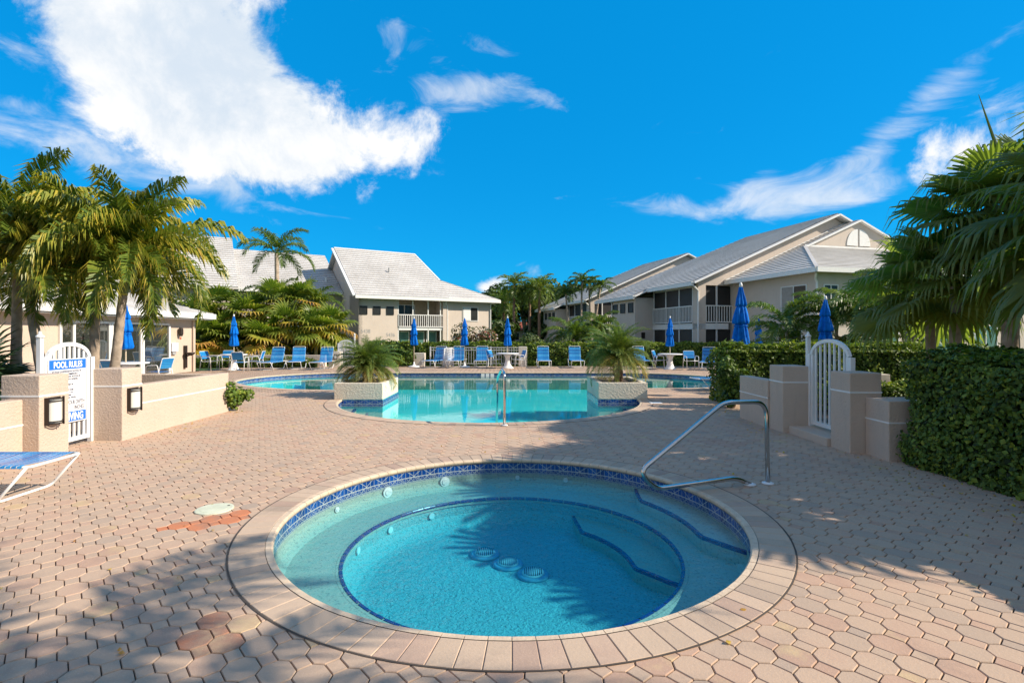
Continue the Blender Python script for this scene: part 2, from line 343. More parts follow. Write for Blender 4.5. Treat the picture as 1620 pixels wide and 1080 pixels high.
# ------------------------------------------------------------------ mesh builder
class MB:
    def __init__(s): s.v = []; s.f = []; s.r = []; s.uv = {}
    def face(s, pts, r=.5, uv=None):
        b = len(s.v); s.v.extend(tuple(p) for p in pts); s.f.append(tuple(range(b, b + len(pts)))); s.r.append(r)
        if uv is not None: s.uv[len(s.f) - 1] = uv
    def mesh(s, vs, fs, r=.5):
        b = len(s.v); s.v.extend(tuple(p) for p in vs)
        for f in fs: s.f.append(tuple(i + b for i in f)); s.r.append(r)
    def box(s, x0, x1, y0, y1, z0, z1, r=.5):
        s.mesh([(x0, y0, z0), (x1, y0, z0), (x1, y1, z0), (x0, y1, z0), (x0, y0, z1), (x1, y0, z1), (x1, y1, z1), (x0, y1, z1)],
               [(0, 3, 2, 1), (4, 5, 6, 7), (0, 1, 5, 4), (1, 2, 6, 5), (2, 3, 7, 6), (3, 0, 4, 7)], r)
        return s
    def bar(s, a, b, w, h, r=.5, up=(0, 0, 1)):
        a, b = Vector(a), Vector(b); d = (b - a).normalized(); upv = Vector(up)
        if abs(d.dot(upv)) > .99: upv = Vector((1, 0, 0))
        x = d.cross(upv).normalized(); y = x.cross(d).normalized()
        vs = []
        for p in (a, b):
            for i, j in ((-1, -1), (1, -1), (1, 1), (-1, 1)): vs.append(p + x * (i * w / 2) + y * (j * h / 2))
        s.mesh(vs, [(3, 2, 1, 0), (4, 5, 6, 7), (0, 1, 5, 4), (1, 2, 6, 5), (2, 3, 7, 6), (3, 0, 4, 7)], r)
        return s
    def tube(s, pts, rad, n=8, closed=False, r=.5):
        P = [Vector(p) for p in pts]; k = len(P)
        rads = rad if isinstance(rad, (list, tuple)) else [rad] * k
        vs = []; prev = None
        for i, p in enumerate(P):
            if closed: t = (P[(i + 1) % k] - P[i - 1]).normalized()
            else: t = (P[min(i + 1, k - 1)] - P[max(i - 1, 0)]).normalized()
            if prev is None:
                a = Vector((0, 0, 1)) if abs(t.z) < .9 else Vector((1, 0, 0))
                x = t.cross(a).normalized()
            else: x = (prev - t * prev.dot(t)).normalized()
            prev = x; y = t.cross(x)
            for j in range(n):
                a = 2 * math.pi * j / n
                vs.append(p + (x * math.cos(a) + y * math.sin(a)) * rads[i])
        fs = []
        for i in range(k if closed else k - 1):
            for j in range(n):
                a = i * n + j; b2 = i * n + (j + 1) % n; c = ((i + 1) % k) * n + (j + 1) % n; d = ((i + 1) % k) * n + j
                fs.append((a, b2, c, d))
        if not closed: fs.append(tuple(reversed(range(n)))); fs.append(tuple(range((k - 1) * n, k * n)))
        s.mesh(vs, fs, r); return s
    def lathe(s, prof, n=20, c=(0, 0, 0), mod=None, r=.5):
        vs = []; fs = []
        for i, (rr, z) in enumerate(prof):
            for j in range(n):
                a = 2 * math.pi * j / n; q = rr * (mod(a, i, z) if mod else 1)
                vs.append((c[0] + q * math.cos(a), c[1] + q * math.sin(a), c[2] + z))
        for i in range(len(prof) - 1):
            for j in range(n): fs.append((i * n + j, i * n + (j + 1) % n, (i + 1) * n + (j + 1) % n, (i + 1) * n + j))
        fs.append(tuple(reversed(range(n)))); fs.append(tuple(range((len(prof) - 1) * n, len(prof) * n)))
        s.mesh(vs, fs, r); return s
    def prism(s, poly, z0, z1, r=.5):
        n = len(poly); vs = [(p[0], p[1], z0) for p in poly] + [(p[0], p[1], z1) for p in poly]
        s.mesh(vs, [tuple(reversed(range(n))), tuple(range(n, 2 * n))] + [(i, (i + 1) % n, n + (i + 1) % n, n + i) for i in range(n)], r); return s
    def slab(s, pts, th, r=.5):
        """sloping slab below a polygon of 3-D points, with roof uv on the top"""
        P = [Vector(p) for p in pts]; n = Vector((0, 0, 0))
        for i in range(len(P)): n += P[i].cross(P[(i + 1) % len(P)])
        n.normalize()
        if n.z < 0: P.reverse(); n = -n
        hx = Vector((0, 0, 1)).cross(n)
        hx = hx.normalized() if hx.length > 1e-6 else Vector((1, 0, 0)); vy = n.cross(hx)
        if n.z < .995 and n.z > .2:
            vv = [p.dot(vy) for p in P]; v0, v1 = min(vv), max(vv); st = .36; k = int(math.ceil((v1 - v0) / st))
            for q in range(k):
                lo, hi = v0 + q * st, min(v1, v0 + (q + 1) * st); poly = P
                for lim, sg in ((lo, 1), (hi, -1)):
                    o_ = []
                    for i in range(len(poly)):
                        a, b = poly[i], poly[(i + 1) % len(poly)]; da, db = (a.dot(vy) - lim) * sg, (b.dot(vy) - lim) * sg
                        if da >= 0: o_.append(a)
                        if (da > 0 > db) or (da < 0 < db): o_.append(a.lerp(b, da / (da - db)))
                    poly = o_
                    if len(poly) < 3: break
                if len(poly) < 3: continue
                top_ = [p + n * (.012 + .042 * (1 - (p.dot(vy) - lo) / st)) for p in poly]
                s.face(top_, r, [(p.dot(hx), p.dot(vy) - v0) for p in poly])
                for i in range(len(poly)):
                    j = (i + 1) % len(poly)
                    if abs(poly[i].dot(vy) - lo) < 1e-4 and abs(poly[j].dot(vy) - lo) < 1e-4:
                        s.face([poly[i], poly[j], top_[j], top_[i]], r, [(0, 0)] * 4)
        s.face(P, r, [(p.dot(hx), p.dot(vy)) for p in P])
        B = [p - Vector((0, 0, th)) for p in P]
        s.face(list(reversed(B)), r, [(0, 0)] * len(P))
        for i in range(len(P)):
            j = (i + 1) % len(P); s.face([P[i], B[i], B[j], P[j]], r, [(0, 0)] * 4)
        return s
    def build(s, name, mat, parent=None, smooth=False, bevel=0):
        me = bpy.data.meshes.new(name); me.from_pydata(s.v, [], s.f)
        a = me.attributes.new('r', 'FLOAT', 'FACE'); a.data.foreach_set('value', s.r)
        if s.uv:
            uvl = me.uv_layers.new(name='UVMap'); buf = np.zeros((len(me.loops), 2), np.float32)
            for fi, uv in s.uv.items():
                st = me.polygons[fi].loop_start
                for k, q in enumerate(uv): buf[st + k] = q
            uvl.data.foreach_set('uv', buf.ravel())
        if smooth: me.polygons.foreach_set('use_smooth', [True] * len(me.polygons))
        me.materials.append(MT[mat] if isinstance(mat, str) else mat)
        o = bpy.data.objects.new(name, me); COL.objects.link(o)
        if parent is not None: o.parent = parent
        if bevel:
            b = o.modifiers.new('bevel', 'BEVEL'); b.width = bevel; b.segments = 2; b.limit_method = 'ANGLE'; b.angle_limit = R(40)
        return o
def tag(o, label=None, cat=None, group=None, kind=None):
    if label: o['label'] = label
    if cat: o['category'] = cat
    if group: o['group'] = group
    if kind: o['kind'] = kind
    return o
def thing(name, label, cat, loc=(0, 0, 0), rz=0, group=None):
    o = bpy.data.objects.new(name, None); COL.objects.link(o); o.empty_display_size = .2
    o.location = loc; o.rotation_euler = (0, 0, rz); return tag(o, label, cat, group)
KIDS = {}
def kids(o):
    return [c for c in bpy.data.objects if c.parent == o]
def copy_tree(o, loc=None, rz=None, label=None, scale=None, parent=None):
    c = o.copy(); COL.objects.link(c)
    if parent is not None: c.parent = parent
    else:
        if loc is not None: c.location = loc
        if rz is not None: c.rotation_euler = (0, 0, rz)
        if scale is not None: c.scale = (scale,) * 3 if isinstance(scale, (int, float)) else scale
        if label: c['label'] = label
    for k in kids(o): copy_tree(k, parent=c)
    return c
class Proto:
    """first placing moves the original, later ones copy it"""
    def __init__(s, root): s.root = root; s.used = False
    def put(s, loc, rz=0, label=None, scale=None):
        if not s.used:
            s.used = True; o = s.root; o.location = loc; o.rotation_euler = (0, 0, rz)
            if scale is not None: o.scale = (scale,) * 3 if isinstance(scale, (int, float)) else scale
            if label: o['label'] = label
            return o
        return copy_tree(s.root, loc, rz, label, scale if scale is not None else 1.0)
def fillet(pts, rad, n=6):
    P = [Vector(p) for p in pts]; o = [P[0]]
    rads = rad if isinstance(rad, (list, tuple)) else [rad] * len(P)
    for i in range(1, len(P) - 1):
        a, b, c = P[i - 1], P[i], P[i + 1]; r_ = rads[i]
        d = min(r_, (a - b).length * .49, (c - b).length * .49)
        p = b + (a - b).normalized() * d; q = b + (c - b).normalized() * d
        for k in range(n + 1):
            t = k / n; o.append(p * (1 - t) ** 2 + b * 2 * t * (1 - t) + q * t * t)
    o.append(P[-1]); return o

# ------------------------------------------------------------------ ground, deck, pools
SC = (0.0, 4.92); SR = 2.03
spa_loop = [(SC[0] + SR * math.cos(2 * math.pi * i / 96), SC[1] + SR * math.sin(2 * math.pi * i / 96)) for i in range(96)]
def catmull(P, n=6):
    o = []; k = len(P)
    for i in range(k):
        p0, p1, p2, p3 = [Vector((*P[(i + j) % k], 0)) for j in (-1, 0, 1, 2)]
        for s_ in range(n):
            t = s_ / n
            q = .5 * ((2 * p1) + (-p0 + p2) * t + (2 * p0 - 5 * p1 + 4 * p2 - p3) * t * t + (-p0 + 3 * p1 - 3 * p2 + p3) * t ** 3)
            o.append((q.x, q.y))
    return o
def openspline(P, n=6):
    P2 = [P[0]] + P + [P[-1]]; o = []
    for i in range(1, len(P2) - 2):
        p0, p1, p2, p3 = [Vector((*P2[i + j], 0)) for j in (-1, 0, 1, 2)]
        for s_ in range(n):
            t = s_ / n
            q = .5 * ((2 * p1) + (-p0 + p2) * t + (2 * p0 - 5 * p1 + 4 * p2 - p3) * t * t + (-p0 + 3 * p1 - 3 * p2 + p3) * t ** 3)
            o.append((q.x, q.y))
    o.append(P[-1]); return o
LC = (-.55, 13.55); LR = 3.72
arc = [(LC[0] + LR * math.cos(a), LC[1] + LR * math.sin(a)) for a in [math.pi * (1.0 + i / 36) for i in range(37)]]
right_part = openspline([(3.25, 15.2), (4.0, 16.05), (5.6, 16.2), (7.1, 16.9), (7.9, 18.0), (8.05, 19.3), (7.6, 20.6), (6.6, 21.8), (5.3, 22.5), (3.6, 22.6)])
left_part = openspline([(-5.6, 22.6), (-6.6, 22.6), (-7.9, 22.35), (-9.1, 21.4), (-9.65, 20.4), (-9.8, 19.4), (-9.6, 18.4), (-8.9, 17.4), (-7.9, 16.5), (-6.5, 15.8), (-5.2, 15.55), (-4.45, 15.1)])
pool_loop = arc + [(3.25, 13.9), (3.25, 14.6)] + right_part + [(2, 22.6), (0, 22.6), (-2, 22.6), (-4, 22.6)] + left_part + [(-4.45, 14.6), (-4.45, 14.0)]
def dense_loop(P, d=.2):
    o = []; k = len(P)
    for i in range(k):
        a, b = Vector(P[i]), Vector(P[(i + 1) % k]); n = max(1, int((b - a).length / d))
        for j in range(n): o.append(tuple(a + (b - a) * j / n))
    return o
pool_loop = dense_loop(pool_loop, .25)
def area(P): return .5 * sum(P[i][0] * P[(i + 1) % len(P)][1] - P[(i + 1) % len(P)][0] * P[i][1] for i in range(len(P)))
def offset(P, d):
    """outward for a counter-clockwise loop"""
    k = len(P); o = []
    for i in range(k):
        a, b, c = Vector(P[i - 1]), Vector(P[i]), Vector(P[(i + 1) % k])
        t1 = (b - a).normalized(); t2 = (c - b).normalized(); n = Vector((t1.y, -t1.x)) + Vector((t2.y, -t2.x))
        n.normalize(); o.append(tuple(b + n * d))
    return o
if area(pool_loop) < 0: pool_loop.reverse()
def inside_mask(pts, poly):
    x, y = pts[:, 0], pts[:, 1]; c = np.zeros(len(pts), bool); P = np.array(poly); k = len(P)
    for i in range(k):
        x0, y0 = P[i]; x1, y1 = P[(i + 1) % k]
        if y0 == y1: continue
        m = ((y0 > y) != (y1 > y)) & (x < (x1 - x0) * (y - y0) / (y1 - y0) + x0); c ^= m
    return c
def sheet(name, outer, holes, z, mat, **kw):
    loops = [[Vector((*p, z)) for p in outer]] + [[Vector((*p, z)) for p in h] for h in holes]
    tri = tessellate_polygon(loops); flat = [p for l in loops for p in l]
    mb = MB(); fs = []
    for t in tri:
        a, b, c = [flat[i] for i in t]
        if (b - a).cross(c - a).z < 0: t = (t[0], t[2], t[1])
        fs.append(tuple(t))
    mb.mesh(flat, fs); o = mb.build(name, mat); return tag(o, kind='structure')
DX0, DX1, DY0, DY1 = -14.0, 12.0, -3.0, 27.0
rect = [(DX0, DY0), (DX1, DY0), (DX1, DY1), (DX0, DY1)]
sheet('ground', [(-600, -300), (600, -300), (600, 900), (-600, 900)], [list(reversed(rect))], -.03, 'grass')
sheet('deck_base', rect, [list(reversed(offset(spa_loop, .12))), list(reversed(offset(pool_loop, .12)))], -.014, 'sand')

def pavers():
    a, b, rx, ry, g = .146, .121, .051, .039, .0036
    ang = R(-49); ca, sa = math.cos(ang), math.sin(ang)
    n = 190; I, J = np.meshgrid(np.arange(-n, n), np.arange(-n, n)); I = I.ravel(); J = J.ravel()
    cx, cy = -1.0, 12.0
    X = cx + I * a * ca - J * b * sa; Y = cy + I * a * sa + J * b * ca
    P = np.stack([X, Y], 1)
    ok = (X > DX0 + .1) & (X < DX1 - .1) & (Y > -.8) & (Y < DY1 - .05)
    ok &= ~((X > 5.9) & (Y < 12.3)); ok &= ~((X < -6.9) & (Y < 10.9) & ((Y > 8.75) | (Y < 6.7)))
    ok &= np.hypot(X - SC[0], Y - SC[1]) > SR + .19
    P = P[ok]; I = I[ok]; J = J[ok]
    keep = ~inside_mask(P, offset(pool_loop, .17)); P = P[keep]; I = I[keep]; J = J[keep]
    # planters stand on the deck: nothing to cut, they cover it
    octm = (I + J) % 2 == 0
    V = []; Fc = []; Rr = []; base = 0
    def tmpl(pts, gg, bev):
        pts = np.array(pts); c = pts.mean(0); d = pts - c; L = np.linalg.norm(d, axis=1, keepdims=True)
        out_ = c + d * (1 - gg / L); inn = c + d * (1 - (gg + bev) / L); return out_, inn
    oc = [(-rx, -(b - ry)), (rx, -(b - ry)), (a - rx, -ry), (a - rx, ry), (rx, b - ry), (-rx, b - ry), (-(a - rx), ry), (-(a - rx), -ry)]
    re = [(-rx, -ry), (rx, -ry), (rx, ry), (-rx, ry)]
    mbv = []; faces = []; rr = []
    vb = 0
    for tm, sel in ((oc, octm), (re, ~octm)):
        o_, i_ = tmpl(tm, g, .0038); k = len(tm)
        PP = P[sel]; m = len(PP)
        rot = np.array([[ca, -sa], [sa, ca]])
        o2 = o_ @ rot.T; i2 = i_ @ rot.T
        near = PP[:, 1] < 15
        hz = nr.uniform(-.0012, .0012, m); tx = nr.uniform(-.008, .008, m); ty = nr.uniform(-.008, .008, m)
        rv = np.clip(nr.normal(.37, .16, m), 0, .68)
        yel = nr.rand(m) < .02; rv[yel] = .72
        for (qx, qy, rad, val) in ((-2.95, 4.50, .14, .95), (-2.72, 4.66, .16, .92), (-2.5, 4.82, .14, .95), (-1.68, 2.93, .14, .87), (-1.58, 2.78, .1, .83), (3.2, 8.0, .3, .62)):
            mm = np.hypot(PP[:, 0] - qx, PP[:, 1] - qy) < rad; rv[mm] = val
        for q in range(m):
            px, py = PP[q]
            zt = [hz[q] + tx[q] * p[0] + ty[q] * p[1] for p in i2]
            mbv.extend((px + p[0], py + p[1], z) for p, z in zip(i2, zt))
            if near[q]:
                mbv.extend((px + p[0], py + p[1], z - .0045) for p, z in zip(o2, zt))
                mbv.extend((px + p[0], py + p[1], -.016) for p in o2)
                faces.append(tuple(range(vb, vb + k))); rr.append(rv[q])
                for j in range(k):
                    j2 = (j + 1) % k
                    faces.append((vb + k + j, vb + k + j2, vb + j2, vb + j)); rr.append(rv[q])
                    faces.append((vb + 2 * k + j, vb + 2 * k + j2, vb + k + j2, vb + k + j)); rr.append(rv[q])
                vb += 3 * k
            else:
                faces.append(tuple(range(vb, vb + k))); rr.append(rv[q]); vb += k
    mb = MB(); mb.v = mbv; mb.f = faces; mb.r = rr
    o = mb.build('paved_deck', 'paver'); tag(o, kind='structure'); return o
pavers()
tag(MB().prism([(5.9, .0), (12, .0), (12, 12.4), (5.9, 12.4)], -.012, .006).build('planting_bed', 'mulch'), kind='structure')
tag(MB().prism([(-14, 8.9), (-7.0, 8.9), (-6.3, 8.9), (-6.3, 11.1), (-14, 11.1)], -.012, .006).build('garden_bed', 'mulch'), kind='structure')
tag(MB().prism([(-14, 1), (-6.55, 1), (-6.55, 6.7), (-14, 6.7)], -.012, .006).build('garden_soil', 'mulch'), kind='structure')

def coping(name, loop, width, pitch, zt, label_obj, bull=.05):
    """bricks laid across the rim of a pool, with a rounded lip"""
    P = [Vector(p) for p in loop]; k = len(P)
    # arc length resample
    seg = [(P[(i + 1) % k] - P[i]).length for i in range(k)]; Lt = sum(seg); n = int(round(Lt / pitch)); step = Lt / n
    def at(s):
        s %= Lt; i = 0
        while s > seg[i] and i < k - 1: s -= seg[i]; i += 1
        a, b = P[i], P[(i + 1) % k]; p = a.lerp(b, s / seg[i])
        # smooth normal from neighbours
        t0 = (P[i] - P[i - 1]).normalized(); t1 = (b - a).normalized(); t2 = (P[(i + 2) % k] - b).normalized()
        f = s / seg[i]; t = ((t0 + t1) * (1 - f) + (t1 + t2) * f).normalized()
        return p, Vector((t.y, -t.x))
    brick = MB(); lip = MB(); joint = MB()
    inner = [(-.0, -.035), (-.006, -.02), (-.004, -.006), (.008, .004), (bull, .006)]
    for i in range(n):
        g = .0022
        p0, n0 = at(i * step + g); p1, n1 = at((i + 1) * step - g)
        def q(p, nn, o_, z): w = p + nn * o_; return (w.x, w.y, z)
        dz = rng.uniform(-.001, .001); rv = min(1, max(0, rng.gauss(.45, .27)))
        zz = zt + dz; b0 = bull + .004
        m = .0035
        A = [q(p0, n0, b0 + m, zz), q(p1, n1, b0 + m, zz), q(p1, n1, width - m, zz), q(p0, n0, width - m, zz)]
        s0 = (p1 - p0).normalized() * m
        A = [(A[0][0] + s0.x, A[0][1] + s0.y, zz), (A[1][0] - s0.x, A[1][1] - s0.y, zz), (A[2][0] - s0.x, A[2][1] - s0.y, zz), (A[3][0] + s0.x, A[3][1] + s0.y, zz)]
        Bq = [q(p0, n0, b0, zz - m), q(p1, n1, b0, zz - m), q(p1, n1, width, zz - m), q(p0, n0, width, zz - m)]
        C = [(x, y, -.02) for x, y, z in Bq]
        brick.mesh(A + Bq + C, [(0, 1, 2, 3)] + [(4 + j, 4 + (j + 1) % 4, (j + 1) % 4, j) for j in range(4)] + [(8 + j, 8 + (j + 1) % 4, 4 + (j + 1) % 4, 4 + j) for j in range(4)], rv)
        vs = [q(p0, n0, o_, z + dz + (zt - .006)) for o_, z in inner] + [q(p1, n1, o_, z + dz + (zt - .006)) for o_, z in inner]
        kk = len(inner)
        lip.mesh(vs, [(j, j + 1, kk + j + 1, kk + j) for j in range(kk - 1)] + [tuple(range(kk)), tuple(reversed(range(kk, 2 * kk)))], rv)
        # mortar body under and between
        p0, n0 = at(i * step); p1, n1 = at((i + 1) * step)
        J0 = [(.004, -.045), (.002, -.02), (.012, zt - .006), (width + .01, zt - .006), (width + .01, -.02)]
        vs = [q(p0, n0, o_, z) for o_, z in J0] + [q(p1, n1, o_, z) for o_, z in J0]
        joint.mesh(vs, [(j, j + 1, 5 + j + 1, 5 + j) for j in range(4)], .3)
        joint.mesh([q(p0, n0, .004, -.045), q(p1, n1, .004, -.045), q(p1, n1, .09, -.045), q(p0, n0, .09, -.045)], [(0, 1, 2, 3)], .3)
    root = thing(name, label_obj[0], label_obj[1], (0, 0, 0)); root['kind'] = 'structure'
    brick.build('coping_brick', 'coping', root); lip.build('bullnose', 'bullnose', root); joint.build('mortar', 'mortar', root)
    return root
ci = coping('spa_coping', spa_loop, .30, .128, .006, ('pink brick coping ring around the round spa', 'coping'))
def edge_joint(root, loop, w):
    a_, b_ = offset(loop, w), offset(loop, w + .012); m = MB(); k = len(loop)
    for i in range(k):
        j = (i + 1) % k; m.face([(*a_[i], .0045), (*b_[i], .0045), (*b_[j], .0045), (*a_[j], .0045)])
    m.build('edge_joint', 'sand', root)
co = coping('pool_coping', pool_loop, .30, .15, .006, ('pink brick coping around the swimming pool', 'coping'))

edge_joint(ci, spa_loop, .30); edge_joint(co, pool_loop, .30)
def wallband(mb, loop, z1, z0, unit=.11, uvs=True):
    k = len(loop); s_ = 0
    for i in range(k):
        a, b = loop[i], loop[(i + 1) % k]; d = math.dist(a, b)
        uv = [(s_ / unit, 0), ((s_ + d) / unit, 0), ((s_ + d) / unit, 1), (s_ / unit, 1)] if uvs else None
        # facing the water
        mb.face([(*b, z0), (*a, z0), (*a, z1), (*b, z1)], .5, [uv[1], uv[0], uv[3], uv[2]] if uv else None)
        s_ += d
def ring(mb, c, r0, r1, z, a0=0, a1=360, n=72, r=.5):
    for i in range(n):
        p, q = R(a0 + (a1 - a0) * i / n), R(a0 + (a1 - a0) * (i + 1) / n)
        mb.face([(c[0] + r0 * math.cos(p), c[1] + r0 * math.sin(p), z), (c[0] + r1 * math.cos(p), c[1] + r1 * math.sin(p), z),
                 (c[0] + r1 * math.cos(q), c[1] + r1 * math.sin(q), z), (c[0] + r0 * math.cos(q), c[1] + r0 * math.sin(q), z)], r)
def circ(c, r, n=96): return [(c[0] + r * math.cos(2 * math.pi * i / n), c[1] + r * math.sin(2 * math.pi * i / n)) for i in range(n)]
def shell_ring(mb, c, prof, n=96, a0=0, a1=360):
    """revolve a (radius, z) profile"""
    for i in range(n):
        p, q = R(a0 + (a1 - a0) * i / n), R(a0 + (a1 - a0) * (i + 1) / n)
        for (r0, z0), (r1, z1) in zip(prof, prof[1:]):
            mb.face([(c[0] + r0 * math.cos(p), c[1] + r0 * math.sin(p), z0), (c[0] + r0 * math.cos(q), c[1] + r0 * math.sin(q), z0),
                     (c[0] + r1 * math.cos(q), c[1] + r1 * math.sin(q), z1), (c[0] + r1 * math.cos(p), c[1] + r1 * math.sin(p), z1)])
WZ = -.135; BZ = -.34; FZ = -.64; BR = 1.50
spa = thing('spa', 'round sunken spa with blue tile band and submerged bench', 'spa', (SC[0], SC[1], 0))
c0 = (0, 0)
m = MB(); wallband(m, circ(c0, SR + .012), -.035, -.185); m.build('tile_band', 'tile', spa)
m = MB(); shell_ring(m, c0, [(SR + .012, -.185), (SR + .012, BZ + .1), (SR - .01, BZ + .04), (SR - .07, BZ), (BR + .06, BZ)]); m.build('bench', 'pebble', spa, True)
m = MB(); shell_ring(m, c0, [(BR + .02, BZ - .05), (BR + .02, FZ + .14), (BR - .03, FZ + .06), (BR - .10, FZ + .015), (BR - .18, FZ)]); ring(m, c0, 0, BR - .18, FZ); m.build('spa_floor', 'pebblefloor', spa, True)
m = MB()
for i in range(60):
    a0, a1 = 360 * i / 60 + .25, 360 * (i + 1) / 60 - .25
    shell_ring(m, c0, [(BR + .03, BZ - .001), (BR + .03, BZ + .005), (BR + .006, BZ + .005), (BR, BZ - .004), (BR, BZ - .022)], 2, a0, a1)
m.build('bench_nosing', 'nosing', spa)
m = MB(); shell_ring(m, c0, [(BR + .062, BZ), (BR + .012, BZ), (BR + .005, BZ - .05)]); m.build('nosing_grout', 'pebble', spa)
def step(c, R1, a0, a1, rin, z, zb, name, depth=.028):
    """crescent step against the wall at radius R1"""
    pts = []
    n = 24
    for i in range(n + 1):
        a = a0 + (a1 - a0) * i / n; f = min(1, math.sin(math.pi * i / n) * 1.9) ** .8
        r_ = R1 - (R1 - rin) * f
        pts.append((c[0] + r_ * math.cos(R(a)), c[1] + r_ * math.sin(R(a))))
    out_ = [(c[0] + R1 * math.cos(R(a1 + (a0 - a1) * i / n)), c[1] + R1 * math.sin(R(a1 + (a0 - a1) * i / n))) for i in range(n + 1)]
    b = MB(); b.prism(pts + out_[1:-1], zb, z); o = b.build(name, 'pebble', spa)
    nb = MB(); w = .030
    for i in range(n):
        p, q = Vector(pts[i]), Vector(pts[i + 1]); t = (q - p).normalized(); nn = Vector((-t.y, t.x))
        ctr = Vector(c)
        if (p + nn - ctr).length < (p - ctr).length: nn = -nn
        if i % 2 == 1: q = q - t * .004
        vs = [(*(p - nn * .003), z + .003), (*(q - nn * .003), z + .003), (*(q + nn * w), z + .003), (*(p + nn * w), z + .003)]
        nb.face(vs); nb.face([(vs[0][0], vs[0][1], z - depth), (vs[1][0], vs[1][1], z - depth), vs[1], vs[0]])
    nb.build('step_nosing', 'nosing', o)
step(c0, SR + .01, -12, 44, 1.72, -.20, BZ, 'upper_step')
step(c0, BR + .015, -16, 62, 1.12, -.50, FZ, 'lower_step')
for (x, y) in ((.20, .10), (-.04, .33), (-.28, .56)):
    m = MB(); m.lathe([(.155, .0), (.15, .018), (.125, .024)], 28, (x, y, FZ)); d = m.build('drain_ring', plain('drain_blue', (.22, .42, .55), .5), spa, True)
    m = MB(); m.lathe([(.11, .02), (.105, .036), (.06, .044)], 28, (x, y, FZ)); g_ = m.build('drain_grate', 'plastic', d, True)
    m = MB()
    for i in range(9):
        h = (i - 4) * .02; w_ = math.sqrt(max(0, .095 ** 2 - h * h)); m.box(x + h - .003, x + h + .003, y - w_, y + w_, FZ + .038, FZ + .047)
    m.build('grate_slots', 'dark', g_)
for a, rr_, zz in ((137, SR, -.235), (158, SR, -.235), (115, SR, -.235), (88, SR, -.235), (70, SR, -.235), (40, SR, -.24)):
    x, y = rr_ * math.cos(R(a)), rr_ * math.sin(R(a)); m = MB()
    dx, dy = -math.cos(R(a)), -math.sin(R(a))
    big = a in (137, 115)
    m.tube([(x, y, zz), (x + dx * .012, y + dy * .012, zz)], .062 if big else .03, 18)
    m.tube([(x + dx * .012, y + dy * .012, zz), (x + dx * .02, y + dy * .02, zz)], .035 if big else .018, 14)
    m.build('jet', 'plastic', spa)
for a in (150, 172, 195, 128):
    x, y = (BR + .01) * math.cos(R(a)), (BR + .01) * math.sin(R(a)); m = MB()
    dx, dy = -math.cos(R(a)), -math.sin(R(a))
    m.tube([(x, y, -.45), (x + dx * .012, y + dy * .012, -.45)], .035, 14); m.build('jet', 'plastic', spa)
m = MB(); m.prism(circ((0, 0), SR + .04), FZ - .3, WZ); wt = m.build('spa_water', 'spawater'); wt.location = (SC[0], SC[1], 0); tag(wt, kind='structure')

# swimming pool
PZ = -.62; PWZ = -.15
pool = thing('swimming_pool', 'large curved swimming pool with blue waterline tile and pale steps', 'pool', (0, 0, 0))
in_loop = offset(pool_loop, .012)
m = MB(); wallband(m, in_loop, -.035, -.21, .13); m.build('tile_band', 'tile', pool)
m = MB(); wallband(m, in_loop, -.21, PZ - .02, .13, False)
m.build('pool_wall', 'poolplaster', pool)
loops = [[Vector((*p, PZ)) for p in offset(pool_loop, .05)]]
tri = tessellate_polygon(loops); m = MB()
m.mesh(loops[0], [tuple(t) for t in tri]); m.build('pool_floor', 'poolplaster', pool)
# pale steps in the two corners of the lobe
def lobe_steps(a0, a1):
    for i, (w, z) in enumerate(((.95, -.45), (.65, -.34), (.35, -.23))):
        n = 18
        o_ = [(LC[0] + (LR + .01) * math.cos(R(a0 + (a1 - a0) * k / n)), LC[1] + (LR + .01) * math.sin(R(a0 + (a1 - a0) * k / n))) for k in range(n + 1)]
        ii = [(LC[0] + (LR - w) * math.cos(R(a1 - (a1 - a0) * k / n)), LC[1] + (LR - w) * math.sin(R(a1 - (a1 - a0) * k / n))) for k in range(n + 1)]
        s_ = MB().prism(o_ + ii, PZ, z).build('pool_step', 'pebble', pool)
        nb = MB(); shell_ring(nb, LC, [(LR - w - .003, z - .05), (LR - w - .003, z + .004), (LR - w + .05, z + .004)], n, a0, a1); nb.build('step_nosing', 'nosing', s_)
lobe_steps(182, 224); lobe_steps(316, 358)
ledge = [(-7.2, 22.45), (-8.6, 21.6), (-7.6, 21.2), (-5.6, 21.55), (4.2, 21.55), (5.6, 21.1), (6.6, 21.75), (5.3, 22.45), (3.6, 22.60), (-5.6, 22.60)]
MB().prism(ledge, PZ, -.235).build('ledge', 'pebble', pool)
m = MB()
for i in range(3): m.box(-1.32 + .2 * i, -1.17 + .2 * i, 22.585, 22.60, -.19, -.045)
m.build('depth_marker', 'signwhite', pool)
m = MB()
big = offset(pool_loop, .04)
m.mesh([(*p, PWZ) for p in big] + [(*p, PZ - .4) for p in big], [])
k = len(big); tri = tessellate_polygon([[Vector((*p, 0)) for p in big]])
fs = []
for t in tri:
    a, b, c = [Vector((*big[i], 0)) for i in t]
    if (b - a).cross(c - a).z < 0: t = (t[0], t[2], t[1])
    fs.append(tuple(t)); fs.append((t[2] + k, t[1] + k, t[0] + k))
fs += [(i, i + k, (i + 1) % k + k, (i + 1) % k) for i in range(k)]
m.f = fs; m.r = [.5] * len(fs)
wt = m.build('pool_water', 'poolwater'); tag(wt, kind='structure')

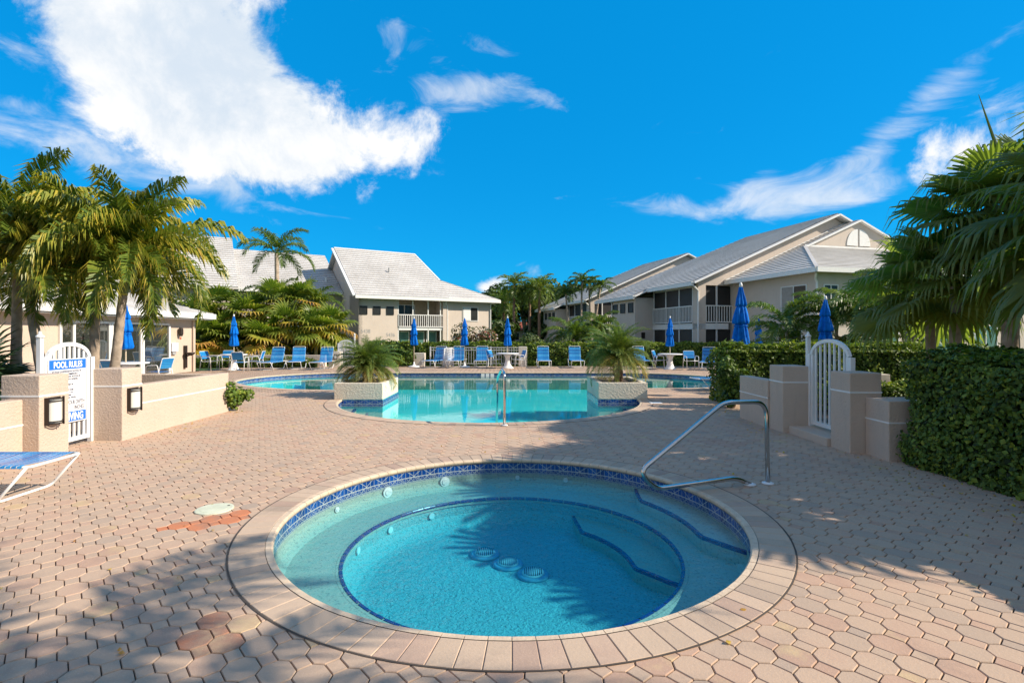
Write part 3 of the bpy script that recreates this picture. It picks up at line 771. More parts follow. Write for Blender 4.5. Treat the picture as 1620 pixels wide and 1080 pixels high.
# ------------------------------------------------------------------ foliage builders
Z3 = Vector((0, 0, 1))
def frond(mb, base, az, el, L, droop, nl, ll, lw, lift=.25, hang=.6, r0=.4, tip=.25, rg=rng, start=.15, ra=.02, curl=0.0, lv=.22):
    n = 9; p = Vector(base); pts = [p.copy()]; dirs = []
    h = Vector((math.cos(az), math.sin(az), 0)); side0 = Vector((-math.sin(az), math.cos(az), 0))
    bend = rg.uniform(-.25, .25)
    for i in range(n):
        e = el - droop * ((i + .5) / n) ** 1.25; hh = (h + side0 * bend * (i / n)).normalized()
        d = hh * math.cos(e) + Z3 * math.sin(e); dirs.append(d); p = p + d * L / n; pts.append(p.copy())
    mb.tube(pts, [ra * (1 - .85 * i / n) for i in range(n + 1)], 4, r=min(1, r0 + .2))
    for i in range(nl):
        t = start + (1 - start) * (i + .5 + rg.uniform(-.3, .3)) / nl; k = min(n - 1, int(t * n)); f = t * n - k
        q = pts[k].lerp(pts[k + 1], min(1, f)); d = dirs[k]
        s = d.cross(Z3); s = s.normalized() if s.length > .05 else side0; nn = s.cross(d).normalized()
        prof = math.sin(math.pi * (.12 + .80 * (t - start) / (1 - start))) ** .6
        A = .45 + .65 * t
        for sg in (-1, 1):
            l = ll * prof * rg.uniform(.82, 1.12); lf = lift + rg.uniform(-lv, lv)
            v = (s * sg * math.cos(A) + d * math.sin(A) + nn * lf).normalized()
            v2 = (v - Z3 * hang * rg.uniform(.6, 1.5) + d * curl).normalized()
            w = d * (lw * .5)
            m1 = q + v * l * .5; tp = m1 + v2 * l * .5
            r_ = r0 + rg.uniform(-.12, .12)
            mb.face((q - w * .6, q + w * .6, m1 + w, m1 - w), r_)
            mb.face((m1 - w, m1 + w, tp), r_ + tip * rg.uniform(.4, 1.2))
def fan_leaf(mb, base, az, el, pet, Rf, nseg=24, span=250, hang=.8, r0=.4, rg=rng, tip=.15, tilt=0.0):
    h = Vector((math.cos(az), math.sin(az), 0)); d = h * math.cos(el) + Z3 * math.sin(el)
    d2 = (d - Z3 * .35).normalized(); b = Vector(base); m_ = b + d * pet * .55; hub = m_ + d2 * pet * .45
    mb.tube([b, m_, hub], [.018, .014, .009], 4, r=r0 + .15)
    f = (d2 - Z3 * .25).normalized(); s = f.cross(Z3).normalized(); n = s.cross(f).normalized()
    s = (s * math.cos(tilt) + n * math.sin(tilt)).normalized(); n = s.cross(f).normalized()
    for k in range(nseg):
        ph = R(-span / 2 + span * (k + .5) / nseg); dl = R(span / nseg / 2)
        l = Rf * (.78 + .22 * math.cos(ph / 1.6)) * rg.uniform(.92, 1.06)
        def dr(a): return f * math.cos(a) + s * math.sin(a)
        cup = n * (.10 * l * (math.cos(ph * .5)))
        a_ = hub + dr(ph - dl) * l * .56 - n * .012 + cup * .4; c_ = hub + dr(ph + dl) * l * .56 - n * .012 + cup * .4; md = hub + dr(ph) * l * .56 + n * .018 + cup * .4
        r_ = r0 + rg.uniform(-.08, .08)
        mb.face((hub, a_, md), r_); mb.face((hub, md, c_), r_ + .04)
        dv = (dr(ph) - Z3 * hang * rg.uniform(.3, .9)).normalized(); q = md + dv * l * .22
        w = (c_ - a_) * .28
        mb.face((a_, md, q - w), r_); mb.face((md, c_, q + w, q - w), r_ + .05)
        dv2 = (dr(ph) * .45 - Z3 * hang * rg.uniform(.7, 2.0)).normalized(); e = q + dv2 * l * .30
        mb.face((q - w, q + w, e), r_ + tip)
def ringed_trunk(mb, pts, r0, r1, n=10, bul=0):
    P = openspl3(pts, 10); k = len(P); mb.tube(P, [r0 + (r1 - r0) * i / (k - 1) + bul * math.exp(-i * .5) + .006 * (i % 2) for i in range(k)], n)
def openspl3(P, n=8):
    P2 = [Vector(P[0])] + [Vector(p) for p in P] + [Vector(P[-1])]; o = []
    for i in range(1, len(P2) - 2):
        p0, p1, p2, p3 = P2[i - 1:i + 3]
        for s_ in range(n):
            t = s_ / n; o.append(.5 * ((2 * p1) + (-p0 + p2) * t + (2 * p0 - 5 * p1 + 4 * p2 - p3) * t * t + (-p0 + 3 * p1 - 3 * p2 + p3) * t ** 3))
    o.append(P2[-1]); return o

def christmas_palm(x, y, tx, ty, zh, nf, seed, label, L=1.75, group='christmas palms by the clubhouse gate'):
    rg = random.Random(seed); root = thing('christmas_palm', label, 'palm tree', (x, y, 0), 0, group)
    dx, dy = tx - x, ty - y; zs = zh - .85
    t = MB(); ringed_trunk(t, [(0, 0, -.02), (dx * .35, dy * .35, zs * .45), (dx * .75, dy * .75, zs)], .10, .075, bul=.05); t.build('trunk', 'trunkgrey', root, True)
    c = MB(); c.tube(openspl3([(dx * .75, dy * .75, zs - .02), (dx * .88, dy * .88, zs + .45), (dx, dy, zh + .05)], 5), [.078, .09, .088, .085, .08, .075, .07, .062, .055, .05, .04], 10); c.build('crownshaft', 'shaft', root, True)
    c = MB(); c.tube([(dx * .75, dy * .75, zs - .03), (dx * .76, dy * .76, zs + .05)], .084, 10); c.build('ring_scar', 'shaftring', root, True)
    f = MB()
    for i in range(nf):
        u = (i + .5) / nf; az = i * 2.39996 + rg.uniform(-.2, .2); el = R(84 - 98 * u ** .9) + rg.uniform(-.08, .08)
        frond(f, (dx, dy, zh - .05), az, el, L * rg.uniform(.9, 1.15), R(66 + 30 * u), 70, .52, .047, lift=.45, hang=1.6, lv=.65, r0=.30 + .10 * u, tip=.42, rg=rg, start=.12, ra=.026)
    f.build('crown', L_ADON, root); return root

def fan_palm(x, y, zh, nf, seed, label, mat=L_FAN, Rf=.95, pet=.95, trunk_r=.11, lean=(0, 0), group=None, hang=.9, r0=.35, elr=(80, -35), spear=False, name='fan_palm', nseg=24, yell=0):
    rg = random.Random(seed); root = thing(name, label, 'palm tree', (x, y, 0), 0, group)
    t = MB(); ringed_trunk(t, [(0, 0, -.02), (lean[0] * .5, lean[1] * .5, zh * .5), (lean[0], lean[1], zh)], trunk_r, trunk_r * .8, bul=.03); t.build('trunk', 'trunkgrey', root, True)
    f = MB()
    for i in range(nf):
        u = (i + .5) / nf; az = i * 2.39996 + rg.uniform(-.25, .25); el = R(elr[0] + (elr[1] - elr[0]) * u) + rg.uniform(-.1, .1)
        ry = r0 + (yell * rg.random() if u > .45 else 0)
        fan_leaf(f, (lean[0], lean[1], zh - .05 + .1 * (1 - u)), az, el, pet * rg.uniform(.8, 1.15), Rf * rg.uniform(.85, 1.1), nseg, 240, hang * (.35 + .95 * u), ry, rg, tilt=rg.uniform(-.3, .3))
    if spear:
        f.tube([(lean[0], lean[1], zh), (lean[0] - .16, lean[1], zh + 1.1), (lean[0] - .50, lean[1], zh + 2.1)], [.04, .03, .004], 5, r=.4)
        f.tube([(lean[0], lean[1], zh), (lean[0] - .25, lean[1], zh + .8), (lean[0] - .5, lean[1], zh + 1.35)], [.03, .02, .003], 5, r=.4)
    f.build('crown', mat, root); return root

def feather_palm(x, y, zh, nf, seed, label, L=1.6, trunk_r=.08, mat=L_PALM, ll=.5, lw=.05, group=None, stems=1, droop=80, r0=.4, name='feather_palm', nl=34, hang=.9, lean=0, tm='trunkgrey', elr=(80, 5), rot=0):
    rg = random.Random(seed); root = thing(name, label, 'palm tree', (x, y, 0), 0, group)
    tops = []
    for s_ in range(stems):
        a = rg.uniform(0, 6.28); o_ = (0 if stems == 1 else .35); bx, by = o_ * math.cos(a) * .5, o_ * math.sin(a) * .5
        tx, ty = bx + lean + rg.uniform(-.15, .15) * (1 if stems == 1 else 3), by + rg.uniform(-.2, .2); z_ = zh * (1 if s_ == 0 else rg.uniform(.6, .95))
        t = MB(); ringed_trunk(t, [(bx, by, -.02), ((bx + tx) / 2 - lean * .15, (by + ty) / 2, z_ * .5), (tx, ty, z_)], trunk_r, trunk_r * .7); t.build('trunk', tm, root, True)
        tops.append((tx, ty, z_))
    f = MB()
    for (tx, ty, z_) in tops:
        for i in range(nf):
            u = (i + .5) / nf; az = i * 2.39996 + rg.uniform(-.25, .25) + rot; el = R(elr[0] + (elr[1] - elr[0]) * u) + rg.uniform(-.1, .1)
            frond(f, (tx, ty, z_), az, el, L * rg.uniform(.85, 1.1), R(droop + 25 * u), nl, ll, lw, lift=.3, hang=hang, r0=r0 + rg.uniform(-.08, .12), tip=.15, rg=rg)
    f.build('crown', mat, root); return root

def leaf_cloud(mb, P, Nn, size, rv, rg, flat=.35):
    """many small folded leaves at points P facing roughly along Nn"""
    m = len(P); rs = np.random.RandomState(rg)
    n = Nn + rs.normal(0, .55, (m, 3)); n /= np.linalg.norm(n, axis=1, keepdims=True)
    t = rs.normal(0, 1, (m, 3)); t -= n * (t * n).sum(1, keepdims=True); t /= np.linalg.norm(t, axis=1, keepdims=True)
    b = np.cross(n, t); L = size * rs.uniform(.7, 1.3, (m, 1)); w = L * .42
    a0 = P - t * L * .5; a1 = P + t * L * .5; c0_ = P + b * w - n * L * flat * .3; c1_ = P - b * w - n * L * flat * .3
    V = np.stack([a0, c1_, a1, c0_], 1).reshape(-1, 3)
    base = len(mb.v); mb.v.extend(map(tuple, V.tolist()))
    F = (np.arange(m)[:, None] * 4 + np.arange(4)[None]) + base
    mb.f.extend(map(tuple, np.stack([F[:, 0], F[:, 1], F[:, 2]], 1).tolist())); mb.f.extend(map(tuple, np.stack([F[:, 0], F[:, 2], F[:, 3]], 1).tolist()))
    rv = np.asarray(rv).tolist(); mb.r.extend(rv); mb.r.extend(rv)
def hedge(name, x0, x1, y0, y1, h, label, n, size, seed, mat=L_HEDGE, rnd=.06, group='clipped hedges around the pool', faces='lrfbt', lights=.5, cat='hedge'):
    root = thing(name, label, cat, ((x0 + x1) / 2, (y0 + y1) / 2, 0), 0, group)
    hx, hy = (x1 - x0) / 2, (y1 - y0) / 2; rs = np.random.RandomState(seed)
    areas = {'l': 2 * hy * h, 'r': 2 * hy * h, 'f': 2 * hx * h, 'b': 2 * hx * h, 't': 4 * hx * hy}
    tot = sum(areas[k] for k in faces); mb = MB()
    nx = max(2, int(2 * hx / .5)); 
    i = .10; mb.box(-hx + i, hx - i, -hy + i, hy - i, 0, h - i, .02)
    for k in faces:
        m = int(n * areas[k] / tot); u = rs.uniform(-1, 1, m); v = rs.uniform(0, 1, m); dep = np.abs(rs.normal(0, 1, m)) * rnd
        if k in 'lr':
            sg = -1 if k == 'l' else 1; P = np.stack([sg * (hx - dep + .02), u * hy, v * h], 1); P[:, 0] += 0; Nn = np.tile([sg, 0, .3], (m, 1))
        elif k in 'fb':
            sg = -1 if k == 'f' else 1; P = np.stack([u * hx, sg * (hy - dep + .02), v * h], 1); Nn = np.tile([0, sg, .3], (m, 1))
        else:
            P = np.stack([u * hx, (v * 2 - 1) * hy, h - dep + .03], 1); Nn = np.tile([0, 0, 1.0], (m, 1))
        wv = .06 * (np.sin(P[:, 0] * 3.1 + seed) + np.sin(P[:, 1] * 2.7 + P[:, 2] * 4.1 + seed) + .7 * np.sin(P[:, 0] * 9 + P[:, 2] * 7) + .7 * np.sin(P[:, 1] * 8 - P[:, 2] * 9))
        wv += np.where(rs.rand(m) < .04, rs.uniform(.04, .16, m), 0)
        P = P + Nn / np.linalg.norm(Nn, axis=1, keepdims=True) * (wv * .6)[:, None]
        # round the shoulders
        P[:, 2] -= .12 * np.clip((P[:, 2] - (h - .12)) / .12, 0, 1) * (np.maximum(np.abs(P[:, 0]) / hx, np.abs(P[:, 1]) / hy) > .93)
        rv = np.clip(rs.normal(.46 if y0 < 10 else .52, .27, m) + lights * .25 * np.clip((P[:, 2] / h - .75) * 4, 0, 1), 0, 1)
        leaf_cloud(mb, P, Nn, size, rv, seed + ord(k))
    mb.v = [(a, b, max(.0, c)) for a, b, c in mb.v]
    mb.build('foliage', mat, root)
    st = MB()
    for q in range(max(2, int(max(hx, hy) * 2))):
        if hx > hy: st.tube([(-hx + .2 + q * (2 * hx - .4) / max(1, int(hx * 2)), 0, -.02), (-hx + .25 + q * (2 * hx - .4) / max(1, int(hx * 2)), .05, h * .5)], .02, 5)
        else: st.tube([(0, -hy + .2 + q * (2 * hy - .4) / max(1, int(hy * 2)), -.02), (.05, -hy + .25 + q * (2 * hy - .4) / max(1, int(hy * 2)), h * .5)], .02, 5)
    st.build('stems', 'trunkgrey', root)
    return root
def bush(name, x, y, z0, rx, ry, rz, label, n, size, seed, mat=L_BROAD, group=None, clumps=9, cat='shrub', trunk=True, rmean=.45, rsd=.2, zc=None, th=None):
    rs = np.random.RandomState(seed); root = thing(name, label, cat, (x, y, z0), 0, group); mb = MB()
    zc = rz if zc is None else zc
    cs = rs.normal(0, 1, (clumps, 3)); cs /= np.linalg.norm(cs, axis=1, keepdims=True); cs *= rs.uniform(.45, .8, (clumps, 1)); cs = np.vstack([cs, [[0, 0, 0]]])
    per = n // len(cs)
    for ci_, c in enumerate(cs):
        d = rs.normal(0, 1, (per, 3)); d /= np.linalg.norm(d, axis=1, keepdims=True); rr = rs.uniform(.3, .5) * rs.uniform(.55, 1.0, (per, 1)) ** .5
        P = (c + d * rr) * np.array([rx, ry, rz]) + np.array([0, 0, zc]); P[:, 2] = np.maximum(P[:, 2], .03)
        rv = np.clip(rs.normal(rmean + rs.uniform(-.12, .12), rsd, per), 0, 1)
        leaf_cloud(mb, P, d + [0, 0, .4], size, rv, seed + ci_)
    mb.build('crown' if th else 'foliage', mat, root)
    if trunk:
        t = MB(); H = zc
        if th: t.tube([(0, 0, -.05), (.05, .03, H * .5), (0, 0, H)], [th, th * .8, th * .5], 8)
        for c in cs[:6]:
            p = Vector(c * np.array([rx, ry, rz]) * .8 + np.array([0, 0, zc])); st = (0, 0, H * .35 if th else 0)
            t.tube([st, tuple((Vector(st) + p) / 2 + Vector((0, 0, .1 * rz))), tuple(p)], [(th or .05) * .5, (th or .05) * .3, .01], 5)
        t.build('trunk', 'trunkgrey', root)
    return root

# ------------------------------------------------------------------ garden walls, piers, gates
def wall_thing(name, label, boxes, stripes, mat='wallstucco', cat='wall', bevel=.012, group=None):
    x = min(b[0] for b in boxes); y = min(b[2] for b in boxes); root = thing(name, label, cat, (x, y, 0), 0, group)
    for i, b in enumerate(boxes):
        MB().box(b[0] - x, b[1] - x, b[2] - y, b[3] - y, b[4], b[5]).build('wall_body' if i == 0 else 'wall_return', mat, root, bevel=bevel)
    if stripes:
        m = MB()
        for s in stripes: m.box(s[0] - x, s[1] - x, s[2] - y, s[3] - y, s[4], s[5])
        m.build('stripe', 'trim', root, bevel=.003)
    return root
def pier(name, label, x0, x1, y0, y1, h=1.11, zs=.84):
    e = .004
    return wall_thing(name, label, [(x0, x1, y0, y1, -.02, h)], [(x0 - e, x1 + e, y0 - e, y1 + e, zs - .012, zs + .012)], cat='pier', group='stucco gate piers')
pier('gate_pier', 'cream stucco pier with wall lamp beside the long cream wall', -6.50, -6.02, 8.17, 8.61)
pier('gate_pier', 'cream stucco pier with wall lamp behind the foot of the near lounger', -6.62, -6.12, 6.85, 7.31)
pier('gate_pier', 'pink shaded stucco pier joined to low wall nearer the swimming pool', 4.53, 4.98, 8.85, 9.31)
pier('gate_pier', 'pink shaded stucco pier beside the big dark hedge', 4.67, 5.11, 7.31, 7.76)
e = .004
wall_thing('garden_wall', 'long low cream stucco wall running from lamp pier toward the pool', [(-6.24, -6.05, 8.61, 11.30, -.02, .82), (-9.2, -6.24, 11.1, 11.30, -.02, .80)],
           [(-6.242 , -6.05 + e, 8.61, 11.30 + e, .51, .532)])
wall_thing('garden_wall', 'low cream stucco wall behind the near blue lounger', [(-6.52, -6.33, 3.6, 6.85, -.02, .80)], [(-6.52, -6.33 + e, 3.6, 6.85, .46, .482)])
wall_thing('garden_wall', 'short low pink stucco wall nearer the pool past the right gate', [(4.50, 4.72, 9.31, 10.46, -.02, .83)], [(4.50 - e, 4.72, 9.31, 10.46 + e, .51, .53)])
wall_thing('garden_wall', 'short low pink stucco wall tucked against the big dark hedge', [(4.88, 5.6, 6.85, 7.31, -.02, .78)], [(4.88 - e, 5.6, 6.85 - e, 7.31, .485, .505)])
MBs = MB().box(4.62, 5.5, 7.765, 8.845, -.015, .12); st = MBs.build('gate_step', 'wallstucco', bevel=.01); tag(st, 'low stucco step in front of the white gate between pink piers', 'step')

def gate(name, label, loc, rz, w, side=1, h0=1.27, h1=1.50, z0=.07):
    root = thing(name, label, 'gate', loc, rz, 'white arched pool gates'); t = .045
    def top(x): u = (x / w) * 2 - 1; return h0 + (h1 - h0) * math.sqrt(max(0, 1 - u * u * .98)) * 1.0
    m = MB(); m.box(0, .055, -t / 2, t / 2, z0, top(0)); m.box(w - .055, w, -t / 2, t / 2, z0, top(w)); m.box(.055, w - .055, -t / 2 - .002, t / 2 + .002, z0, z0 + .055)
    pts = [(w * i / 20, 0, top(w * i / 20)) for i in range(21)]
    for a, b in zip(pts, pts[1:]): m.bar(a, b, t + .004, .055)
    m.build('frame', 'white', root)
    m = MB(); n = 7
    for i in range(n):
        x = .055 + (w - .11) * (i + .5) / n; m.box(x - .016, x + .016, -.012, .012, z0 + .05, top(x) - .01)
    m.build('pickets', 'white', root)
    MB().box(-.08, -.015, -.035, .035, 0, h0 + .05).build('post', 'white', root, bevel=.004); MB().box(w + .015, w + .08, -.035, .035, 0, h0 + .03).build('post', 'white', root, bevel=.004)
    m = MB(); xl = -.115 if side > 0 else w + .115
    m.box(xl - .028, xl + .028, -.03, .03, .75, 1.60); m.lathe([(.05, 0), (.05, .02), (.025, .04), (.02, .07), (.0, .09)], 12, (xl, 0, 1.60)); m.box(xl - .05, xl + .05, -.04, .04, 1.0, 1.1)
    m.build('latch', 'white', root, bevel=.004)
    return root
g1 = gate('pool_gate', 'white arched gate carrying the pool rules sign between cream piers', (-6.50, 7.40, 0), R(90), .72, side=1)
gate('pool_gate', 'white arched gate at the step between pink shaded piers', (4.99, 8.80, 0), R(-90), .98, side=1, z0=.16, h1=1.54)
# arched gate far left of the pool
gate('pool_gate', 'distant white arched gate beside stucco pier and palms', (-8.35, 25.6, 0), 0, .62, side=-1, h0=1.15, h1=1.33)

# the sign hangs on the pool side of the gate
sign = thing('pool_rules_sign', 'white POOL RULES sign with blue header and blue bottom band on gate', 'sign', (-6.455, 7.36, .36), R(90))
SW, SH = .66, .93
MB().box(0, SW, -.004, .0, 0, SH).build('panel', 'signwhite', sign, bevel=.001)
m = MB(); m.box(.012, SW - .012, -.006, -.004, SH - .15, SH - .012); m.build('header_band', 'signblue', sign)
m = MB(); m.box(.012, SW - .012, -.006, -.004, .012, .155); m.build('footer_band', 'signblue', sign)
def text(body, size, x, z, mat, parent, name, y=-.007, align='LEFT', bold=0, sx=1, rot=(R(90), 0, 0)):
    cu = bpy.data.curves.new(name, 'FONT'); cu.body = body; cu.size = size; cu.align_x = align; cu.offset = bold; cu.extrude = .0008; cu.space_line = 1.0
    o = bpy.data.objects.new(name, cu); COL.objects.link(o); bpy.context.view_layer.update()
    me = bpy.data.meshes.new_from_object(o); bpy.data.objects.remove(o)
    me.materials.clear(); me.materials.append(MT[mat]); o = bpy.data.objects.new(name, me); COL.objects.link(o)
    Mx = Matrix.Translation((x, y, z)) @ Matrix.Rotation(rot[0], 4, 'X') @ Matrix.Diagonal((sx, 1, 1, 1)); me.transform(Mx)
    o.parent = parent; return o
text('POOL RULES', .125, SW / 2, SH - .125, 'signwhite', sign, 'heading', align='CENTER', bold=.003, sx=.70)
lines = ['1. NO FOOD OR BEVERAGES IN THE POOL OR', '   ON POOL WET DECK. COMMERCIALLY', '   BOTTLED WATER IN PLASTIC BOTTLES ON', '   DECK ALLOWED FOR POOL PATRONS.', '2. NO GLASS OR ANIMALS', '   IN THE FENCED POOL AREA OR', '   50 FEET OUTSIDE.', '3. POOL HOURS: DAWN TO DUSK.', '4. MAXIMUM BATHING LOAD: 40', '5. SHOWER BEFORE ENTERING.', '6. DO NOT SWALLOW POOL WATER.']
text('\n'.join(lines), .0385, .03, SH - .195, 'ink', sign, 'small_print', bold=.0006, sx=.66)
text('FOUR DEPTH:', .082, SW - .03, .265, 'ink', sign, 'depth_line', align='RIGHT', bold=.0005, sx=.62)
text('INCHES', .082, SW - .05, .185, 'ink', sign, 'depth_unit', align='RIGHT', bold=.0005, sx=.62)
text('NO DIVING', .15, SW / 2, .032, 'signwhite', sign, 'diving_warning', align='CENTER', bold=.004, sx=.68)

def wall_lamp(label, x, y, z):
    root = thing('wall_lamp', label, 'wall lamp', (x, y, z), R(90), 'bronze wall lamps')   # local -y points away from the wall
    MB().box(-.12, .12, -.012, 0, -.18, .18).build('back_plate', 'bronze', root)
    m = MB(); n = 10; pr = [(-.10, -.012)] + [(-.10 + .20 * i / n, -.02 - .085 * math.sin(math.pi * i / n) ** .7) for i in range(n + 1)] + [(.10, -.012)]
    m.prism(pr, -.155, .155); m.build('diffuser', 'glasslamp', root)
    m = MB()
    for z_ in (-.165, .165, -.135, .135):
        pts = [(-.115 + .23 * i / n, -.03 - .085 * math.sin(math.pi * i / n) ** .7, z_) for i in range(n + 1)]
        for a, b in zip(pts, pts[1:]): m.bar(a, b, .010, .012)
    m.box(-.122, -.104, -.05, 0, -.18, .18)
    for x_ in (.055, .085, .112): m.box(x_ - .006, x_ + .006, -.118 + (x_ - .05) * .9, -.10 + (x_ - .05) * .9, -.185, .185)
    m.build('cage', 'bronze', root); return root
wall_lamp('bronze and frosted wall lamp on the pier behind the lounger', -6.116, 7.04, .63)
wall_lamp('bronze and frosted wall lamp on the pier beside the long cream wall', -6.016, 8.39, .62)

# planters with pygmy date palms
def planter(label, x0, x1, y0, y1, h):
    root = thing('planter', label, 'planter', ((x0 + x1) / 2, (y0 + y1) / 2, 0), 0, 'stucco planters at the pool'); hx, hy = (x1 - x0) / 2, (y1 - y0) / 2; w = .13
    m = MB(); m.box(-hx, hx, -hy, -hy + w, .0, h); m.box(-hx, hx, hy - w, hy, .0, h); m.box(-hx, -hx + w, -hy + w, hy - w, .0, h); m.box(hx - w, hx, -hy + w, hy - w, .0, h)
    m.build('planter_wall', 'planterstucco', root, bevel=.012)
    MB().box(-hx + w, hx - w, -hy + w, hy - w, 0, h - .07).build('soil', 'mulch', root)
    m = MB()
    q = .012
    for a, b in (((-hx - q, -hy - q), (hx + q, -hy - q)), ((hx + q, -hy - q), (hx + q, hy)), ((-hx - q, hy), (-hx - q, -hy - q))):
        d = math.dist(a, b); uv = [(0, 0), (d / .13, 0), (d / .13, 1), (0, 1)]
        m.face([(*a, -.17), (*b, -.17), (*b, -.002), (*a, -.002)], .5, uv)
    m.build('tile_band', 'tile', root)
    MB().box(-hx, hx, -hy, hy, PZ, -.001).build('foundation', 'poolplaster', root)
    return root
planter('low pale stucco planter by the pool with greyer squat date palm', -4.46, -3.24, 13.25, 15.05, .42)
planter('low pale stucco planter by the pool with taller leaning date palm', 2.18, 3.42, 13.35, 15.35, .42)
def date_palm(x, y, zb, zh, label, L, nf, seed, r0=.4):
    rg = random.Random(seed); root = thing('pygmy_date_palm', label, 'palm tree', (x, y, zb), 0, 'pygmy date palms in planters')
    t = MB(); ringed_trunk(t, [(0, 0, 0), (.03, 0, zh * .5), (0, .02, zh)], .11, .10, bul=.03)
    for i in range(60):
        a = rg.uniform(0, 6.28); z = rg.uniform(.03, zh); t.tube([(.09 * math.cos(a), .09 * math.sin(a), z), (.15 * math.cos(a), .15 * math.sin(a), z + .06)], [.018, .006], 4)
    t.build('trunk', 'trunkfar', root)
    f = MB()
    for i in range(nf):
        u = (i + .5) / nf; az = i * 2.39996 + rg.uniform(-.3, .3); el = R(88 - 84 * u ** 1.2) + rg.uniform(-.12, .12)
        frond(f, (0, 0, zh), az, el, L * rg.uniform(.75, 1.12), R(70 + 45 * u), 50, .22, .014, lift=.3, hang=.5, r0=r0 - .12 + .3 * u * rg.random() + (.25 if u > .8 else 0), tip=.1, rg=rg, start=.1, ra=.009)
    f.build('crown', L_DATE, root); return root
date_palm(-3.85, 14.15, .35, .34, 'squat bushy pygmy date palm with grey wispy fronds in planter', 1.04, 120, 3, .5)
date_palm(2.85, 14.25, .35, .62, 'taller pygmy date palm with brown lower fronds in planter', 1.14, 110, 5, .5)

# ------------------------------------------------------------------ handrails, lids
rail = thing('spa_handrail', 'bent stainless handrail reaching over the edge of the spa', 'handrail', (2.82, 5.83, 0))
def Pq(x, y, z): return (x - 2.82, y - 5.83, z)
m = MB(); path = [Pq(2.82, 5.83, .01), Pq(2.80, 5.83, .90), Pq(2.27, 5.66, .92), Pq(1.28, 5.33, .26), Pq(1.46, 5.38, .075), Pq(2.42, 5.72, .095), Pq(2.60, 5.78, .01)]
m.tube(fillet(path, [0, .16, .10, .13, .10, .10, 0], 8), .0245, 14); m.build('rail', 'steel', rail, True)
for x, y in ((2.82, 5.83), (2.60, 5.78)):
    MB().lathe([(.065, 0), (.062, .012), (.035, .02), (.0, .022)], 20, Pq(x, y, .002)).build('escutcheon', 'plastic', rail, True)
rail = thing('pool_handrail', 'upright stainless hoop handrail at the front edge of the swimming pool', 'handrail', (-.135, 9.5, 0))
m = MB(); m.tube(fillet([(0, 0, .0), (0, .02, .94), (-.06, .40, .99), (-.155, 1.02, .78), (-.18, 1.22, -.55)], [0, .1, .12, .16, 0], 6), .024, 12); m.build('rail', 'steel', rail, True)
MB().lathe([(.06, 0), (.058, .012), (.03, .02), (0, .022)], 18, (0, 0, .005)).build('escutcheon', 'plastic', rail, True)
lid = thing('skimmer_lid', 'round cream skimmer lid set in the pavers beside the spa', 'lid', (-2.80, 4.98, 0))
MB().lathe([(.165, .0), (.163, .009), (.15, .011), (.0, .011)], 36, (0, 0, .0)).build('cover', 'lid', lid)
m = MB(); m.lathe([(.12, .0105), (.12, .0125), (.11, .0125)], 30); m.build('ridge', 'lid', lid)
m = MB(); m.lathe([(.012, .011), (.012, .014), (.0, .014)], 10, (.09, .08, 0)); m.build('screw', 'bronze', lid)
m = MB(); m.box(-.14, .14, -.10, .10, .0, .012); o = m.build('deck_cover', 'signwhite', bevel=.004); o.location = (3.42, 12.6, .004); tag(o, 'small white rectangular cover on deck beside the taller planter palm', 'cover')

# ------------------------------------------------------------------ furniture
def lounger(back=R(68), seg=.055):
    """foot at -y, head at +y"""
    root = thing('chaise_lounge', 'x', 'lounge chair', (0, 0, 0), 0, 'blue strap chaise lounges'); h = .36; w = .31; y0, y1 = -.95, .35; yl = .95
    m = MB()
    m.tube(fillet([(-w, yl, h), (-w, y0, h), (w, y0, h), (w, yl, h)], .06, 4), .014, 8)
    m.tube(fillet([(-w, yl, h), (w, yl, h)], .01, 2), .014, 8); m.tube([(-w, y1, h - .01), (w, y1, h - .01)], .012, 8); m.build('frame', 'white', root, True)
    for yy, s in ((y0 + .02, 1), (yl - .25, -1)):
        m = MB(); m.tube(fillet([(-w, yy, h), (-w, yy + s * .30, .015), (w, yy + s * .30, .015), (w, yy, h)], .07, 5), .014, 8); m.build('leg', 'white', root, True)
    bl = .72; by, bz = math.cos(back), math.sin(back)
    m = MB(); m.tube(fillet([(-w + .03, y1, h), (-w + .03, y1 + bl * by, h + bl * bz), (w - .03, y1 + bl * by, h + bl * bz), (w - .03, y1, h)], .05, 4), .013, 8)
    if back > .3: m.tube([(-w + .03, y1 + bl * by * .6, h + bl * bz * .6), (-w + .03, y1 + .42, h)], .009, 6); m.tube([(w - .03, y1 + bl * by * .6, h + bl * bz * .6), (w - .03, y1 + .42, h)], .009, 6)
    bf = m.build('back_frame', 'white', root, True)
    def straps(p0, d, L, ww, nm, par):
        m = MB(); n = int(L / seg); nv = Vector((0, -d[1] * 0 - d[2], d[1]))
        dv = Vector((0, d[1], d[2])); 
        for i in range(n):
            c = Vector(p0) + dv * (seg * (i + .5)); hw = seg * .41; r_ = rng.random()
            prof = [(-ww - .017, -.010), (-ww - .010, .013), (-ww + .03, .018), (-.1, .008), (0, .004), (.1, .008), (ww - .03, .018), (ww + .010, .013), (ww + .017, -.010)]
            vs = []
            for sg in (-1, 1):
                for x, z in prof: q = c + dv * (hw * sg) + nv * z + Vector((x, 0, 0)); vs.append(q)
            k = len(prof); m.mesh(vs, [(j, j + 1, k + j + 1, k + j) for j in range(k - 1)], r_)
        m.build(nm, 'strap', par)
    straps((0, y0 + .05, h), (0, 1, 0), y1 - y0 - .06, w, 'seat_straps', root)
    straps((0, y1, h), (0, by, bz), bl - .02, w - .03, 'back_straps', root)
    return root
